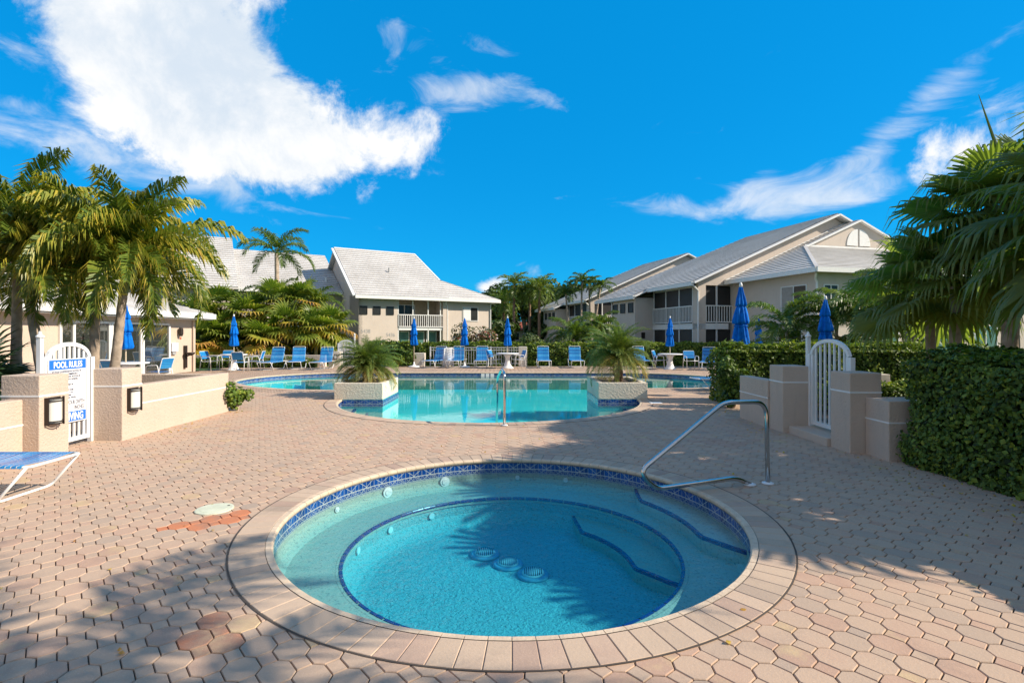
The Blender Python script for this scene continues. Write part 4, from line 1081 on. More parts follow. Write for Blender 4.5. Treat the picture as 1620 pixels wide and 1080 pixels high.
def armchair():
    root = thing('strap_armchair', 'x', 'chair', (0, 0, 0), 0, 'blue strap armchairs'); w = .27; h = .42
    for s in (-1, 1):
        m = MB(); m.tube(fillet([(s * w, -.28, 0), (s * w, -.24, .62), (s * w, .18, .64), (s * w, .24, .4), (s * w, .30, 0)], [0, .08, .05, .03, 0], 4), .013, 8); m.build('arm_frame', 'white', root, True)
    m = MB(); m.tube(fillet([(-w + .03, -.25, h), (-w + .03, .2, h - .02), (-w + .03, .34, .86), (w - .03, .34, .86), (w - .03, .2, h - .02), (w - .03, -.25, h)], .05, 4), .013, 8); m.tube([(-w + .03, -.25, h), (w - .03, -.25, h)], .013, 8); m.build('seat_frame', 'white', root, True)
    for nm, a, b in (('seat_straps', (-.22, h), (.19, h - .02)), ('back_straps', (.215, h + .1), (.335, .84))):
        m = MB(); L = math.dist(a, b); n = int(L / .055)
        for i in range(n):
            t0, t1 = (i + .1) / n, (i + .9) / n; p = [(a[0] + (b[0] - a[0]) * t, a[1] + (b[1] - a[1]) * t) for t in (t0, t1)]
            off = .012
            q = (w - .02)
            m.face([(-q, p[0][0] - off * (nm[0] == 'b'), p[0][1] + off), (q, p[0][0] - off * (nm[0] == 'b'), p[0][1] + off), (q, p[1][0] - off * (nm[0] == 'b'), p[1][1] + off), (-q, p[1][0] - off * (nm[0] == 'b'), p[1][1] + off)], rng.random())
            m.face([(-q, p[0][0] + off, p[0][1]), (q, p[0][0] + off, p[0][1]), (q, p[1][0] + off, p[1][1]), (-q, p[1][0] + off, p[1][1])][::-1], rng.random())
        m.build(nm, 'strap', root)
    return root
def table():
    root = thing('pedestal_table', 'x', 'table', (0, 0, 0), 0, 'round white pedestal tables')
    MB().lathe([(.30, 0), (.30, .02), (.24, .06), (.17, .15), (.12, .32), (.11, .45), (.14, .58), (.24, .69)], 28).build('pedestal', 'plastic', root, True)
    MB().lathe([(.55, .69), (.56, .70), (.56, .72), (.55, .73), (.02, .735)], 40).build('tabletop', 'plastic', root)
    return root
def umbrella(seed=0, base=True):
    rg = random.Random(seed); root = thing('closed_umbrella', 'x', 'umbrella', (0, 0, 0), 0, 'closed blue pool umbrellas')
    MB().tube([(0, 0, .02), (0, 0, 2.42)], .019, 10).build('pole', 'pole', root, True)
    ph = [rg.uniform(0, 6.28) for _ in range(4)]
    def mod(a, i, z): return 1 + .20 * math.cos(8 * a + ph[0] + z * .6) + .10 * math.cos(3 * a + ph[1] + z * 4) + .07 * math.cos(5 * a + ph[2] - z * 7)
    m = MB(); m.lathe([(.10, 1.08), (.155, 1.10), (.17, 1.16), (.15, 1.3), (.13, 1.45), (.10, 1.58), (.085, 1.64)], 48, mod=mod)
    m.build('canopy', 'cloth', root, True)
    m = MB(); m.lathe([(.08, 1.58), (.145, 1.60), (.15, 1.66), (.125, 1.8), (.10, 1.92), (.07, 2.02)], 48, mod=mod)
    m.lathe([(.06, 1.97), (.105, 1.99), (.105, 2.04), (.085, 2.14), (.055, 2.26), (.035, 2.38), (.02, 2.42)], 48, mod=mod); m.build('canopy_fold', 'cloth', root, True)
    m = MB(); m.tube([(.145 * math.cos(a), .145 * math.sin(a), 1.55 + .01 * math.sin(3 * a)) for a in [i * 2 * math.pi / 24 for i in range(24)]], .008, 5, closed=True); m.build('tie_strap', 'cloth', root)
    MB().lathe([(.03, 2.40), (.035, 2.43), (.03, 2.47), (.015, 2.50), (.0, 2.51)], 14).build('finial', 'plastic', root, True)
    if base: MB().lathe([(.28, 0), (.285, .03), (.26, .06), (.08, .09), (.04, .16), (.03, .26)], 28).build('umbrella_base', 'plastic', root, True)
    return root
PL = Proto(lounger()); PF = Proto(lounger(back=0.0)); PC = Proto(armchair()); PT = Proto(table())
PU = Proto(umbrella(1)); PUn = Proto(umbrella(4, base=False))
def X(px, y): return (px - 810) * y / FPX
YB = 26.0
for px, y, rz, lb in ((432, 24.6, 0, 'chaise lounge by low white wall, nearest the umbrella table with four chairs'),
                      (470, 25.2, 12, 'slightly turned chaise lounge between two straight ones by the low white wall'),
                      (511, 24.8, 0, 'chaise lounge next to the distant white gate'),
                      (690, 26.1, -18, 'reclined chaise lounge just right of freestanding umbrella before the fence'),
                      (722, 26.2, -8, 'chaise lounge beside the white draped towel and umbrella'),
                      (762, 26.2, 0, 'chaise lounge in front of the white picket fence'),
                      (860, 26.2, 0, 'chaise lounge alone against plain hedge beyond the pool'),
                      (911, 26.2, 0, 'chaise lounge against hedge partly hidden by the taller date palm'),
                      (1016, 26.0, 6, 'chaise lounge emerging from behind the taller date palm'),
                      (1120, 24.6, -25, 'turned chaise lounge beside the armchair at the shaded hedge')):
    PL.put((X(px, y), y, .0), R(rz), 'blue strap ' + lb)
PF.put((-5.62, 5.42, 0), R(90), 'big flat blue strap lounge by the low cream wall')
PF.put((X(1150, 15.6), 15.5, 0), R(96), 'flat pale blue lounge on the deck beside the shaded hedge corner')
for px, y, rz, lb in ((332, 23.9, 80, 'armchair seen side on at umbrella table before the palms'),
                      (357, 24.8, 5, 'armchair behind the umbrella table before the palms'),
                      (380, 23.1, 185, 'armchair with its back to the pool at the umbrella table'),
                      (405, 24.0, -80, 'armchair facing the umbrella table beside the first lounge'),
                      (165, 16.4, 200, 'armchair nearest the palm trunks at the clubhouse table'),
                      (185, 16.0, 170, 'dark armchair tucked close to the clubhouse table'),
                      (252, 17.3, -100, 'upright armchair facing the clubhouse table near the glass doors'),
                      (782, 25.6, 60, 'armchair turned beside the table at the white fence'),
                      (820, 25.6, -70, 'armchair between fence table and stucco pillar'),
                      (1044, 24.9, 60, 'pale armchair turned to the table against the right hedge'),
                      (1093, 24.3, 0, 'armchair facing the pool between table and turned lounge'),
                      (1143, 23.8, -10, 'armchair half hidden by the shaded hedge corner')):
    PC.put((X(px, y), y, 0), R(rz), 'blue strap ' + lb)
for px, y, lb in ((370, 24.0, 'four chairs and palms behind'), (803, 25.4, 'white fence behind it'), (1060, 24.6, 'hedge behind and pale armchair'), (204, 17.0, 'clubhouse glass doors behind')):
    PT.put((X(px, y), y, 0), 0, 'round white pedestal table with umbrella, ' + lb)
for px, y, sc_, lb in ((655, 26.3, 1, 'alone on white base before hedge and first stucco wall end'), (735, 26.1, 1, 'on white base before the fence beside towel draped lounge')):
    PU.put((X(px, y), y, 0), R(rng.uniform(0, 90)), 'closed blue umbrella standing ' + lb, 1.0)
for px, y, top, lb in ((370, 24.0, 497, 'through table before the palm thicket'), (803, 25.4, 500, 'through table at the white fence'), (1060, 24.6, 500, 'through table against the right hedge'),
                   (199, 17.0, 477, 'through table by the clubhouse doors'), (1172, 13.9, 447, 'tallest behind the shaded hedge, in front of balcony'), (1200, 25.5, 500, 'small and distant behind the hedge'), (1306, 14.4, 468, 'behind the white gate of the pink piers')):
    h = CAM_H + (528 - top) * y / FPX; PUn.put((X(px, y), y, 0), R(rng.uniform(0, 90)), 'closed blue umbrella ' + lb, h / 2.5)
tw = MB(); n = 10
for i in range(n):
    for j in range(8):
        def tp(i, j): u = i / n; v = j / 8; return (.5 * v, .06 * math.sin(v * 9) * (1 - u) + .25 * (1 - u) , .95 - .85 * (1 - u) + .03 * math.sin(v * 12 + u * 5))
        tw.face([tp(i, j), tp(i, j + 1), tp(i + 1, j + 1), tp(i + 1, j)])
o = tw.build('towel', 'signwhite', smooth=True); o.location = (X(702, 25.5), 25.5, 0); o.rotation_euler = (0, 0, R(10)); so = o.modifiers.new('thick', 'SOLIDIFY'); so.thickness = .012
tag(o, 'crumpled white towel draped between two chaise lounges at the fence', 'towel')

# fence behind the pool
fr = thing('picket_fence', 'thin white metal picket fence in front of the back hedge', 'fence', (X(680, 27.3), 27.3, 0)); Lf = X(826, 27.3) - X(680, 27.3)
m = MB(); m.box(0, Lf, -.02, .02, .93, .96); m.box(0, Lf, -.015, .015, .10, .13); m.box(0, Lf, -.014, .014, .80, .825); m.build('rail', 'trim', fr)
m = MB(); n = int(Lf / .13)
for i in range(n): m.box(.05 + i * .13, .066 + i * .13, -.008, .008, .1, .93)
m.build('pickets', 'trim', fr)
for i in range(4): MB().box(i * Lf / 3.05, i * Lf / 3.05 + .05, -.025, .025, 0, 1.0).build('post', 'trim', fr)
for px, w, h, lb in ((706, .40, .93, 'behind the towel draped lounge at the fence'), (827, .42, 1.0, 'at the end of the picket fence'), (664, .55, .68, 'beside the freestanding umbrella'), (531, .55, .80, 'beside the distant white gate')):
    y = 27.0 if px != 531 else 25.7; o = MB().box(-w / 2, w / 2, -.2, .2, -.02, h).build('stucco_pillar', 'planterstucco', bevel=.01); o.location = (X(px, y), y, 0); tag(o, 'short grey stucco pillar ' + lb, 'pillar', 'short stucco pillars behind the pool')
wall_thing('garden_wall', 'low pale wall at the foot of the palm thicket behind lounges', [(-16.0, -9.4, 26.6, 26.85, -.02, .58)], None, 'housestucco')
lp = thing('pier_lantern', 'small lantern on the stucco pillar beside the distant gate', 'lamp', (X(531, 25.48), 25.48, .42)); MB().box(-.08, .08, -.04, 0, 0, .24).build('housing', 'bronze', lp); MB().box(-.05, .05, -.055, -.041, .04, .2).build('diffuser', 'glasslamp', lp)

# ------------------------------------------------------------------ houses
def window(parent, face, a0, a1, z0, z1, c, glass='glass', name='window', frame=.05, mull=1, white=True, dep=.05):
    """face 'y-' : looks toward -y at y=c, spans x a0..a1 ; 'x-' : looks toward -x at x=c, spans y ; 'x+'"""
    def bx(m, p0, p1, q0, q1, d0, d1):
        if face == 'y-': m.box(p0, p1, c - d1, c - d0, q0, q1)
        elif face == 'x-': m.box(c - d1, c - d0, p0, p1, q0, q1)
        else: m.box(c + d0, c + d1, p0, p1, q0, q1)
    m = MB(); f = frame
    bx(m, a0, a1, z0, z0 + f, .0, dep); bx(m, a0, a1, z1 - f, z1, .0, dep); bx(m, a0, a0 + f, z0 + f, z1 - f, .0, dep); bx(m, a1 - f, a1, z0 + f, z1 - f, .0, dep)
    for i in range(1, mull): x = a0 + (a1 - a0) * i / mull; bx(m, x - f * .45, x + f * .45, z0 + f, z1 - f, .0, dep - .003)
    w = m.build(name, 'trim' if white else 'bronze', parent)
    m = MB(); bx(m, a0 + f, a1 - f, z0 + f, z1 - f, .003, .02); m.build('pane', glass, w)
    return w
def railing(parent, p0, p1, z0, z1, n=None, name='balcony_railing'):
    m = MB(); a, b = Vector((*p0, 0)), Vector((*p1, 0)); L = (b - a).length
    for z in (z0 + .06, z1): m.bar((a.x, a.y, z), (b.x, b.y, z), .06, .06)
    n = n or int(L / .16)
    for i in range(n + 1):
        p = a.lerp(b, i / n); m.box(p.x - .02, p.x + .02, p.y - .02, p.y + .02, z0 + .06, z1)
    return m.build(name, 'trim', parent)
def fascia(m, a, b, h=.22, t=.12):
    m.bar((a[0], a[1], a[2] - h / 2 - .01), (b[0], b[1], b[2] - h / 2 - .01), t, h)

# house B, white roof facing the pool
def house_b():
    H = thing('townhouse', 'two storey house with white tiled roof and balcony behind the pool hedge', 'house', (-10.8, 36.5, 0), math.atan2(.515, .857))
    sl = .629; ez = 4.35
    m = MB(); m.slab([(0, 0, ez), (7.0, 0, ez), (7.3, 2.5, ez + 2.5 * sl), (6.7, 6.6, 8.5), (0, 6.6, 8.5)], .14)
    m.slab([(0, 6.6, 8.5), (6.7, 6.6, 8.5), (7, 13.2, ez), (0, 13.2, ez)], .14); m.build('roof', 'roof', H)
    m = MB(); m.slab([(7.0, 0, ez - .02), (11.4, 0, ez - .02), (7.3, 2.5, ez + 2.5 * sl - .02)], .14); m.slab([(11.4, 0, ez - .02), (11.4, 7, ez - .02), (7.3, 2.5, ez + 2.5 * sl - .02)], .14); m.slab([(7.3, 2.5, ez + 2.5 * sl - .03), (11.4, 7, ez - .02), (6.9, 7, ez - .02)], .14)
    m.build('lower_roof', 'roof', H)
    m = MB(); fascia(m, (-.03, -.07, ez + .02), (11.45, -.07, ez + .02), .24); fascia(m, (11.47, -.05, ez + .0), (11.47, 7, ez + .0), .24); m.build('gutter', 'trim', H)
    m = MB(); m.bar((-.06, -.05, ez - .07), (-.06, 6.6, 8.43), .10, .28, up=(1, 0, 0)); m.build('rake_board', 'trim', H)
    m = MB(); m.bar((6.73, 6.6, 8.53), (7.33, 2.5, ez + 2.5 * sl + .03), .12, .06); m.bar((7.33, 2.5, ez + 2.5 * sl + .02), (11.42, 0, ez + .02), .12, .06); m.bar((0, 6.6, 8.52), (6.7, 6.6, 8.52), .18, .06); m.build('ridge_cap', 'trim', H)
    wt_ = 4.48
    MB().box(.35, 3.2, .5, 3.0, 0, wt_).build('front_wall', 'housestucco', H)
    MB().box(7.0, 10.9, .5, 3.0, 0, wt_ - .05).build('right_wall', 'housestucco', H)
    MB().box(.36, 10.88, 3.0, 6.5, 0, 4.3).build('rear_wall', 'housestucco', H)
    m = MB(); n_ = [(.5, 0), (12.7, 0), (12.7, 4.45), (6.6, 8.3), (.5, 4.5)]; m.mesh([(.35, y, z) for y, z in n_] + [(.6, y, z) for y, z in n_], [(4, 3, 2, 1, 0), (5, 6, 7, 8, 9)] + [(i, (i + 1) % 5, 5 + (i + 1) % 5, 5 + i) for i in range(5)]); m.build('gable_wall', 'housestucco', H)
    MB().box(3.2, 7.0, 2.4, 2.99, 0, 5.4).build('porch_back_wall', 'screenlight', H)
    MB().box(3.2, 7.0, .50, 2.4, 1.92, 2.10).build('balcony_floor', 'trim', H)
    m = MB()
    for u in (3.22, 4.35, 5.55, 6.55): m.box(u - .035, u + .035, .5, .57, 0, 4.42)
    m.box(3.2, 7.0, .5, .57, 4.22, 4.42); m.box(3.2, 7.0, .52, .58, .9, .96); m.build('screen_frame', 'trim', H)
    MB().box(6.72, 7.02, .42, .8, 0, 4.4).build('porch_column', 'housestucco', H)
    railing(H, (3.25, .46), (6.72, .46), 2.12, 3.05)
    for a, b in ((3.45, 4.3), (4.45, 5.5), (5.65, 6.5)): window(H, 'y-', a, b, .1, 1.85, 1.2, 'tealglass', 'sliding_door')
    window(H, 'y-', 3.5, 5.2, 2.1, 3.9, 2.4, 'glass', 'balcony_door', mull=2)
    for u in (.69, 1.64, 2.61): window(H, 'y-', u - .27, u + .27, 3.02, 3.62, .5, 'glass', frame=.03, mull=1, white=False)
    w = window(H, 'y-', 8.4, 9.75, 2.65, 3.75, .5, 'glass', mull=2); MB().box(8.47, 9.05, .44, .455, 2.72, 3.68).build('shutter', 'trim', w)
    m = MB(); m.tube([(6.95, .35, 4.25), (6.95, .38, 3.9), (7.1, .46, 3.8), (7.1, .46, 0)], .045, 8); m.tube([(10.85, .3, 4.2), (10.85, .44, 3.9), (10.85, .44, 0)], .045, 8); m.build('downspout', 'trim', H)
    text('5438', .38, .5, 1.72, 'grey', H, 'house_number', y=.49, sx=.9); text('5436', .38, 2.3, 1.45, 'grey', H, 'house_number', y=.49, sx=.9)
    m = MB(); m.tube([(3.4, 3.2, 6.35), (3.4, 3.2, 6.75)], .06, 8); m.build('roof_vent', 'grey', H)
    return H
house_b()
def house_a():
    H = thing('townhouse', 'house with stepped white roofs behind the palm thicket', 'house', (-10.8, 36.5, 0), math.atan2(.515, .857))
    m = MB(); m.slab([(-6.9, 5, 4.9), (.3, 5, 4.9), (.3, 11.5, 8.5), (-6.9, 11.5, 8.5)], .14); m.slab([(-6.9, 11.5, 8.5), (.3, 11.5, 8.5), (.3, 18, 4.9), (-6.9, 18, 4.9)], .14); m.build('roof', 'roof', H)
    m = MB(); m.slab([(-16, 4.6, 4.9), (-6.92, 4.6, 4.9), (-6.92, 11.5, 9.37), (-16, 11.5, 9.37)], .14); m.slab([(-16, 11.5, 9.37), (-6.92, 11.5, 9.37), (-6.92, 18, 4.9), (-16, 18, 4.9)], .14); m.build('upper_roof', 'roof', H)
    MB().box(-15.5, -7.0, 5.3, 17, 0, 4.85).build('left_wall', 'housestucco', H); MB().box(-6.99, .33, 5.6, 17, 0, 4.85).build('right_wall', 'housestucco', H)
    m = MB(); P = [(11.5, 9.2), (5.2, 5.1), (17.8, 5.1)]; m.mesh([(-7.15, y, z) for y, z in P] + [(-7.0, y, z) for y, z in P], [(0, 1, 2), (5, 4, 3), (0, 3, 4, 1), (1, 4, 5, 2), (2, 5, 3, 0)]); m.build('gable_wall', 'trim', H)
    m = MB(); fascia(m, (-6.9, 4.93, 4.92), (.3, 4.93, 4.92), .24); m.build('gutter', 'trim', H)
    for u in (-5.5, -3.0, -1.4): window(H, 'y-', u - .5, u + .5, 2.6, 3.9, 5.6, 'glass', mull=2)
    for u in (-13, -10): window(H, 'y-', u - .5, u + .5, 2.6, 3.9, 5.3, 'glass', mull=2)
    m = MB(); m.tube([(-.6, 6.6, 5.7), (-.6, 6.6, 6.1)], .09, 8); m.build('roof_vent', 'trim', H)
    return H
house_a()
def house_d(loc, label, front):
    H = thing('townhouse', label, 'house', loc, math.atan2(.243, .97), 'grey roofed houses beside the pool')
    ez, sl = 4.62, .44; pz = 9.0; S = 9.96
    m = MB(); m.slab([(0, 0, ez), (S, 0, pz), (S, 8.5, pz), (0, 12.2, ez)], .14); m.slab([(S, 8.5, pz), (2 * S, 12.2, ez), (0, 12.2, ez)], .14); m.slab([(S, 0, pz), (2 * S, 0, ez), (2 * S, 12.2, ez), (S, 8.5, pz)], .14)
    m.slab([(-1.0, 5.3, ez - .44), (.02, 5.3, ez + .0), (.02, 12.18, ez + .0), (-1.0, 11.6, ez - .44)], .14)
    m.build('roof', 'roof', H)
    m = MB(); m.bar((-.05, -.06, ez - .08), (S, -.06, pz - .08), .10, .32, up=(0, 1, 0)); m.bar((S, -.06, pz - .08), (2 * S + .05, -.06, ez - .08), .10, .32, up=(0, 1, 0)); m.bar((-1.02, 5.24, ez - .52), (.02, 5.24, ez - .08), .08, .24, up=(0, 1, 0)); m.build('rake_board', 'trim', H)
    m = MB(); fascia(m, (-.06, 0, ez + .0), (-.06, 5.22, ez + .0), .22); fascia(m, (-1.06, 5.2, ez - .44), (-1.06, 11.6, ez - .44), .22); m.build('gutter', 'trim', H)
    m = MB(); P = [(.5, 4.46), (2 * S - .5, 4.46), (2 * S - .5, ez), (S, pz - .2), (.5, ez + .02)]; m.mesh([(x, .3, z) for x, z in P] + [(x, .55, z) for x, z in P], [(0, 1, 2, 3, 4), (9, 8, 7, 6, 5)] + [((i + 1) % 5, i, 5 + i, 5 + (i + 1) % 5) for i in range(5)]); m.build('gable_wall', 'housestucco', H)
    MB().box(.5, 1.0, .3, .85, 0, 4.459).build('corner_column', 'housestucco', H)
    MB().box(2.5, 2 * S - .5, 2.5, 12, 0, 4.44).build('core_wall', 'housestucco', H)
    MB().box(2.76, 2 * S - .5, .56, 2.5, 0, 4.43).build('front_wall', 'housestucco', H)
    # porch on the pool side: recess between column and block
    MB().box(.5, 2.5, .3, 5.5, 1.92, 2.26).build('balcony_floor', 'trim', H)
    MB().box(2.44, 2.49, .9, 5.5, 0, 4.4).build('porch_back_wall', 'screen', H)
    m = MB()
    for t in (.9, 2.35, 3.9, 5.42): m.box(.52, .60, t - .04, t + .04, 0, 4.46)
    m.box(.52, .60, .9, 5.46, 4.36, 4.47); m.box(.53, .59, .9, 5.46, .95, 1.01)
    m.box(1.72, 1.80, .35, .42, 0, 4.459); m.build('screen_frame', 'trim', H)
    railing(H, (.46, .9), (.46, 5.42), 2.28, 3.28); railing(H, (1.02, .30), (2.74, .30), 2.28, 3.28, name='front_railing')
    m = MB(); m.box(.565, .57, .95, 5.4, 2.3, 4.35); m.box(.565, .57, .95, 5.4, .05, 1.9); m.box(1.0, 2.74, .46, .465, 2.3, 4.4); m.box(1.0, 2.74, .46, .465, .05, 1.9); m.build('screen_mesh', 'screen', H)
    # block with three little windows
    MB().box(-.8, 2.5, 5.5, 9.1, 0, 4.05).build('block_wall', 'housestucco', H)
    m = MB(); m.box(.5, 2.5, 9.1, 12, 0, 4.4); m.build('recess_wall', 'housestucco', H)
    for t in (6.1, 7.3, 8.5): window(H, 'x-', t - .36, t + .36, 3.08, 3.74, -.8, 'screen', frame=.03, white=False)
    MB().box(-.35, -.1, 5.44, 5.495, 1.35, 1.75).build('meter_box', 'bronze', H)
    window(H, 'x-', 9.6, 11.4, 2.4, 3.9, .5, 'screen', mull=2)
    m = MB(); m.tube([(.0, .1, 4.45), (.35, .2, 4.2), (.47, .25, 4.1), (.47, .25, 0)], .05, 8); m.tube([(-.95, 9.0, 4.05), (-.86, 9.0, 3.8), (-.86, 9.0, 0)], .04, 8); m.build('downspout', 'trim', H)
    if front:
        e2 = 4.72; pk = e2 + sl * (10.9 - 2.26); b2 = e2 + sl * (6.97 - 2.26); q = 10.9 * 2
        m = MB(); m.slab([(2.26, .29, e2), (2.26, -6.38, e2), (6.97, -.6, b2), (10.9, -.6, pk), (10.9, .29, pk)], .12)
        m.slab([(q - 2.26, .29, e2), (q - 2.26, -6.38, e2), (q - 6.97, -.6, b2), (10.9, -.6, pk), (10.9, .29, pk)], .12)
        m.slab([(2.26, -6.38, e2), (q - 2.26, -6.38, e2), (q - 6.97, -.6, b2), (6.97, -.6, b2)], .12); m.build('front_roof', 'roof', H)
        m = MB(); m.bar((2.26, .24, e2 + .04), (10.9, .24, pk + .04), .08, .10, up=(0, 1, 0)); m.bar((6.9, -.68, b2 - .06), (10.9, -.68, pk - .04), .10, .26, up=(0, 1, 0)); m.bar((10.9, -.68, pk - .04), (q - 6.9, -.68, b2 - .06), .10, .26, up=(0, 1, 0))
        m.bar((6.9, -.70, b2 + .03), (q - 6.9, -.70, b2 + .03), .06, .10); m.build('front_rake_board', 'trim', H)
        m = MB(); m.bar((2.26, -6.38, e2 + .02), (6.97, -.62, b2 + .03), .16, .05); m.build('hip_cap', 'roof', H)
        m = MB(); m.mesh([(7.1, -.6, b2), (q - 7.1, -.6, b2), (10.9, -.6, pk - .12), (7.1, -.45, b2), (q - 7.1, -.45, b2), (10.9, -.45, pk - .12)], [(0, 1, 2), (5, 4, 3)]); m.build('front_gable_wall', 'housestucco', H)
        m = MB()
        for s in (-1, 1):
            pts = [(10.87 + s * .07, b2 + .16)] + [(10.87 + s * (.07 + .8 * math.cos(a)), b2 + .16 + .02 + 1.0 * math.sin(a)) for a in [R(90 * i / 10) for i in range(11)]]
            m.mesh([(x, -.64, z) for x, z in pts] + [(x, -.6, z) for x, z in pts], [tuple(range(12)) if s > 0 else tuple(reversed(range(12)))] + [(i, (i + 1) % 12, 12 + (i + 1) % 12, 12 + i) for i in range(12)])
        m.build('fan_window', 'trim', H)
        m = MB(); fascia(m, (2.2, .2, e2 + .02), (2.2, -6.42, e2 + .02), .22); fascia(m, (2.2, -6.44, e2 + .02), (q - 2.2, -6.44, e2 + .02), .22); m.build('front_gutter', 'trim', H)
        MB().box(2.76, q - 2.76, -5.88, .55, 0, 4.60).build('wing_wall', 'housestucco', H)
        w = window(H, 'x-', -5.3, -3.6, 2.75, 4.05, 2.76, 'glass', mull=2); MB().box(2.725, 2.735, -4.42, -3.66, 2.81, 3.99).build('blind', 'blind', w); window(H, 'y-', 3.1, 3.95, 2.9, 4.0, -5.88, 'glass', mull=2)
        window(H, 'x-', -5.0, -3.4, .8, 1.9, 2.76, 'glass', mull=2)
        for s0 in (6, 9.2, 12.5): window(H, 'y-', s0, s0 + 1.6, .2, 2.1, -5.88, 'tealglass', mull=2)
        m = MB(); m.tube([(2.4, -6.2, 4.5), (2.6, -5.95, 4.25), (2.7, -5.93, 4.1), (2.7, -5.93, 0)], .05, 8); m.build('front_downspout', 'trim', H)
    return H
house_d((10.29, 30, 0), 'large house with grey tiled roof, fan window gable and screened balconies', True)
house_d((10.29 - .243 * 16.3, 30 + .97 * 16.3, 0), 'farther grey roofed house half hidden behind slim palms', False)

def clubhouse():
    H = thing('clubhouse', 'single storey cream clubhouse with white roof and sliding glass doors', 'clubhouse', (-14, 23.4, 0))
    MB().box(-8, 0, -16, 0, 0, 2.3).build('wall', 'wallstucco', H)
    e_ = 2.52
    m = MB(); m.slab([(.5, .5, e_), (.5, -16.5, e_), (-4, -12, e_ + 1.6), (-4, -4, e_ + 1.6)], .12); m.slab([(.5, .5, e_), (-8.5, .5, e_), (-4, -4, e_ + 1.6)], .12); m.slab([(-8.5, .5, e_), (-8.5, -16.5, e_), (-4, -12, e_ + 1.6), (-4, -4, e_ + 1.6)], .12); m.slab([(.5, -16.5, e_), (-8.5, -16.5, e_), (-4, -12, e_ + 1.6)], .12); m.build('roof', 'roof', H)
    m = MB(); fascia(m, (.56, .55, e_ + .02), (.56, -16.5, e_ + .02), .22, .1); fascia(m, (.56, .56, e_ + .02), (-8.5, .56, e_ + .02), .22, .1); m.box(.0, .5, -16.4, .5, e_ - .26, e_ - .23); m.build('fascia', 'trim', H)
    m = MB(); m.box(-6.5, -2.6, -9.5, -3.2, 2.0, 4.25); m.build('clerestory_wall', 'wallstucco', H)
    m = MB(); m.slab([(-2.3, -9.8, 4.2), (-2.3, -2.9, 4.2), (-5, -2.9, 5.4), (-5, -9.8, 5.4)], .12); m.build('clerestory_roof', 'roof', H)
    fr = MB(); y0, y1 = -7.05, -1.85
    fr.box(0, .05, y0, y1, 2.0, 2.07); fr.box(0, .05, y0, y1, 0, .05)
    for y in (y0, -6.55, -5.05, -4.95, -3.5, -3.38, y1): fr.box(0, .07, y - .045, y + .045, .05, 2.0)
    f = fr.build('sliding_door', 'trim', H)
    MB().box(.003, .03, y0 + .05, y1 - .05, .05, 2.0).build('pane', 'doorglass', f)
    m = MB(); m.tube([(.06, -.25, 2.4), (.06, -.25, 0)], .035, 8); m.build('downspout', 'wallstucco', H)
    m = MB(); m.lathe([(.06, 0), (.09, .1), (.09, .3), (.05, .36)], 12, (.12, -1.22, 1.55)); m.build('wall_light', 'bronze', H)
    m = MB(); m.box(0, .10, -1.75, -1.35, .92, 1.28); m.build('phone_box', 'plastic', H, bevel=.01); MB().box(.0, .08, -1.68, -1.45, .80, .90).build('phone_tray', 'grey', H)
    MB().box(.0, .02, -1.12, -1.02, 1.42, 1.52).build('warning_plate', 'redroof', H)
    return H
clubhouse()
dfn = thing('drinking_fountain', 'dark metal drinking fountain on the clubhouse wall by the corner', 'fountain', (-13.98, 22.6, 0))
MB().box(0, .07, -.08, .08, .2, 1.15).build('pedestal', 'bronze', dfn); MB().lathe([(.05, .72), (.16, .80), (.18, .86), (.15, .86), (.02, .80)], 18, (.25, 0, 0)).build('bowl', 'bronze', dfn, True); MB().tube([(.07, 0, .7), (.2, 0, .74)], .03, 8).build('arm', 'bronze', dfn)

# far low house with red roof
far = thing('bungalow', 'distant low pale house with red tiled roof between palm trunks', 'house', (1.5, 72, 0))
MB().box(-4, 6, 0, 8, 0, 2.2).build('wall', 'housestucco', far); m = MB(); m.slab([(-4.5, -.5, 2.2), (1.5, -.5, 2.2), (1.5, 4, 3.4), (-4.5, 4, 3.4)], .12); m.build('roof', 'redroof', far)
window(far, 'y-', -2, -.5, .8, 1.8, 0, 'glass'); window(far, 'y-', 2, 3.5, .8, 1.8, 0, 'glass')

# ------------------------------------------------------------------ hedges
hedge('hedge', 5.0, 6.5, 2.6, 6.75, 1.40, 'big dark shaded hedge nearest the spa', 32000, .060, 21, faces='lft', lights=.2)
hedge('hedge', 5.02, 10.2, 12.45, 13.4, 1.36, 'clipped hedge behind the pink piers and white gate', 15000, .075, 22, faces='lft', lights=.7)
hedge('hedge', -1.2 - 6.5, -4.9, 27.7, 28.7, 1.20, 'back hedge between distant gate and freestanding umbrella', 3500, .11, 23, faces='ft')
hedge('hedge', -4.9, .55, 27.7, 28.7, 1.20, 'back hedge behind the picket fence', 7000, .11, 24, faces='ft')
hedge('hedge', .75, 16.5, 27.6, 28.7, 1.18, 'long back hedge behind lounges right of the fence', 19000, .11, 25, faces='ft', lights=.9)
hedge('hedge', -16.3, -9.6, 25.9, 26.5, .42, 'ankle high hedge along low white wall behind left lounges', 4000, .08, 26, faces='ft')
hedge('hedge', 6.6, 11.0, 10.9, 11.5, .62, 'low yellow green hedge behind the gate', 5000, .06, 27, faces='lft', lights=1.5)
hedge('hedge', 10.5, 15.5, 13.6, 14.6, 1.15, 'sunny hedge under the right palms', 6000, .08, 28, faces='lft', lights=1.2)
bush('shrub', -5.93, 11.45, 0, .28, .35, .36, 'small bright ivy shrub at the end of the long cream wall', 900, .07, 31, L_HEDGE, rmean=.6)
bush('shrub', X(628, 26.4), 26.5, 0, .85, .5, .62, 'rounded citrus shrub with yellow fruit beside left planter palm', 2600, .10, 32, L_HEDGE, rmean=.55)
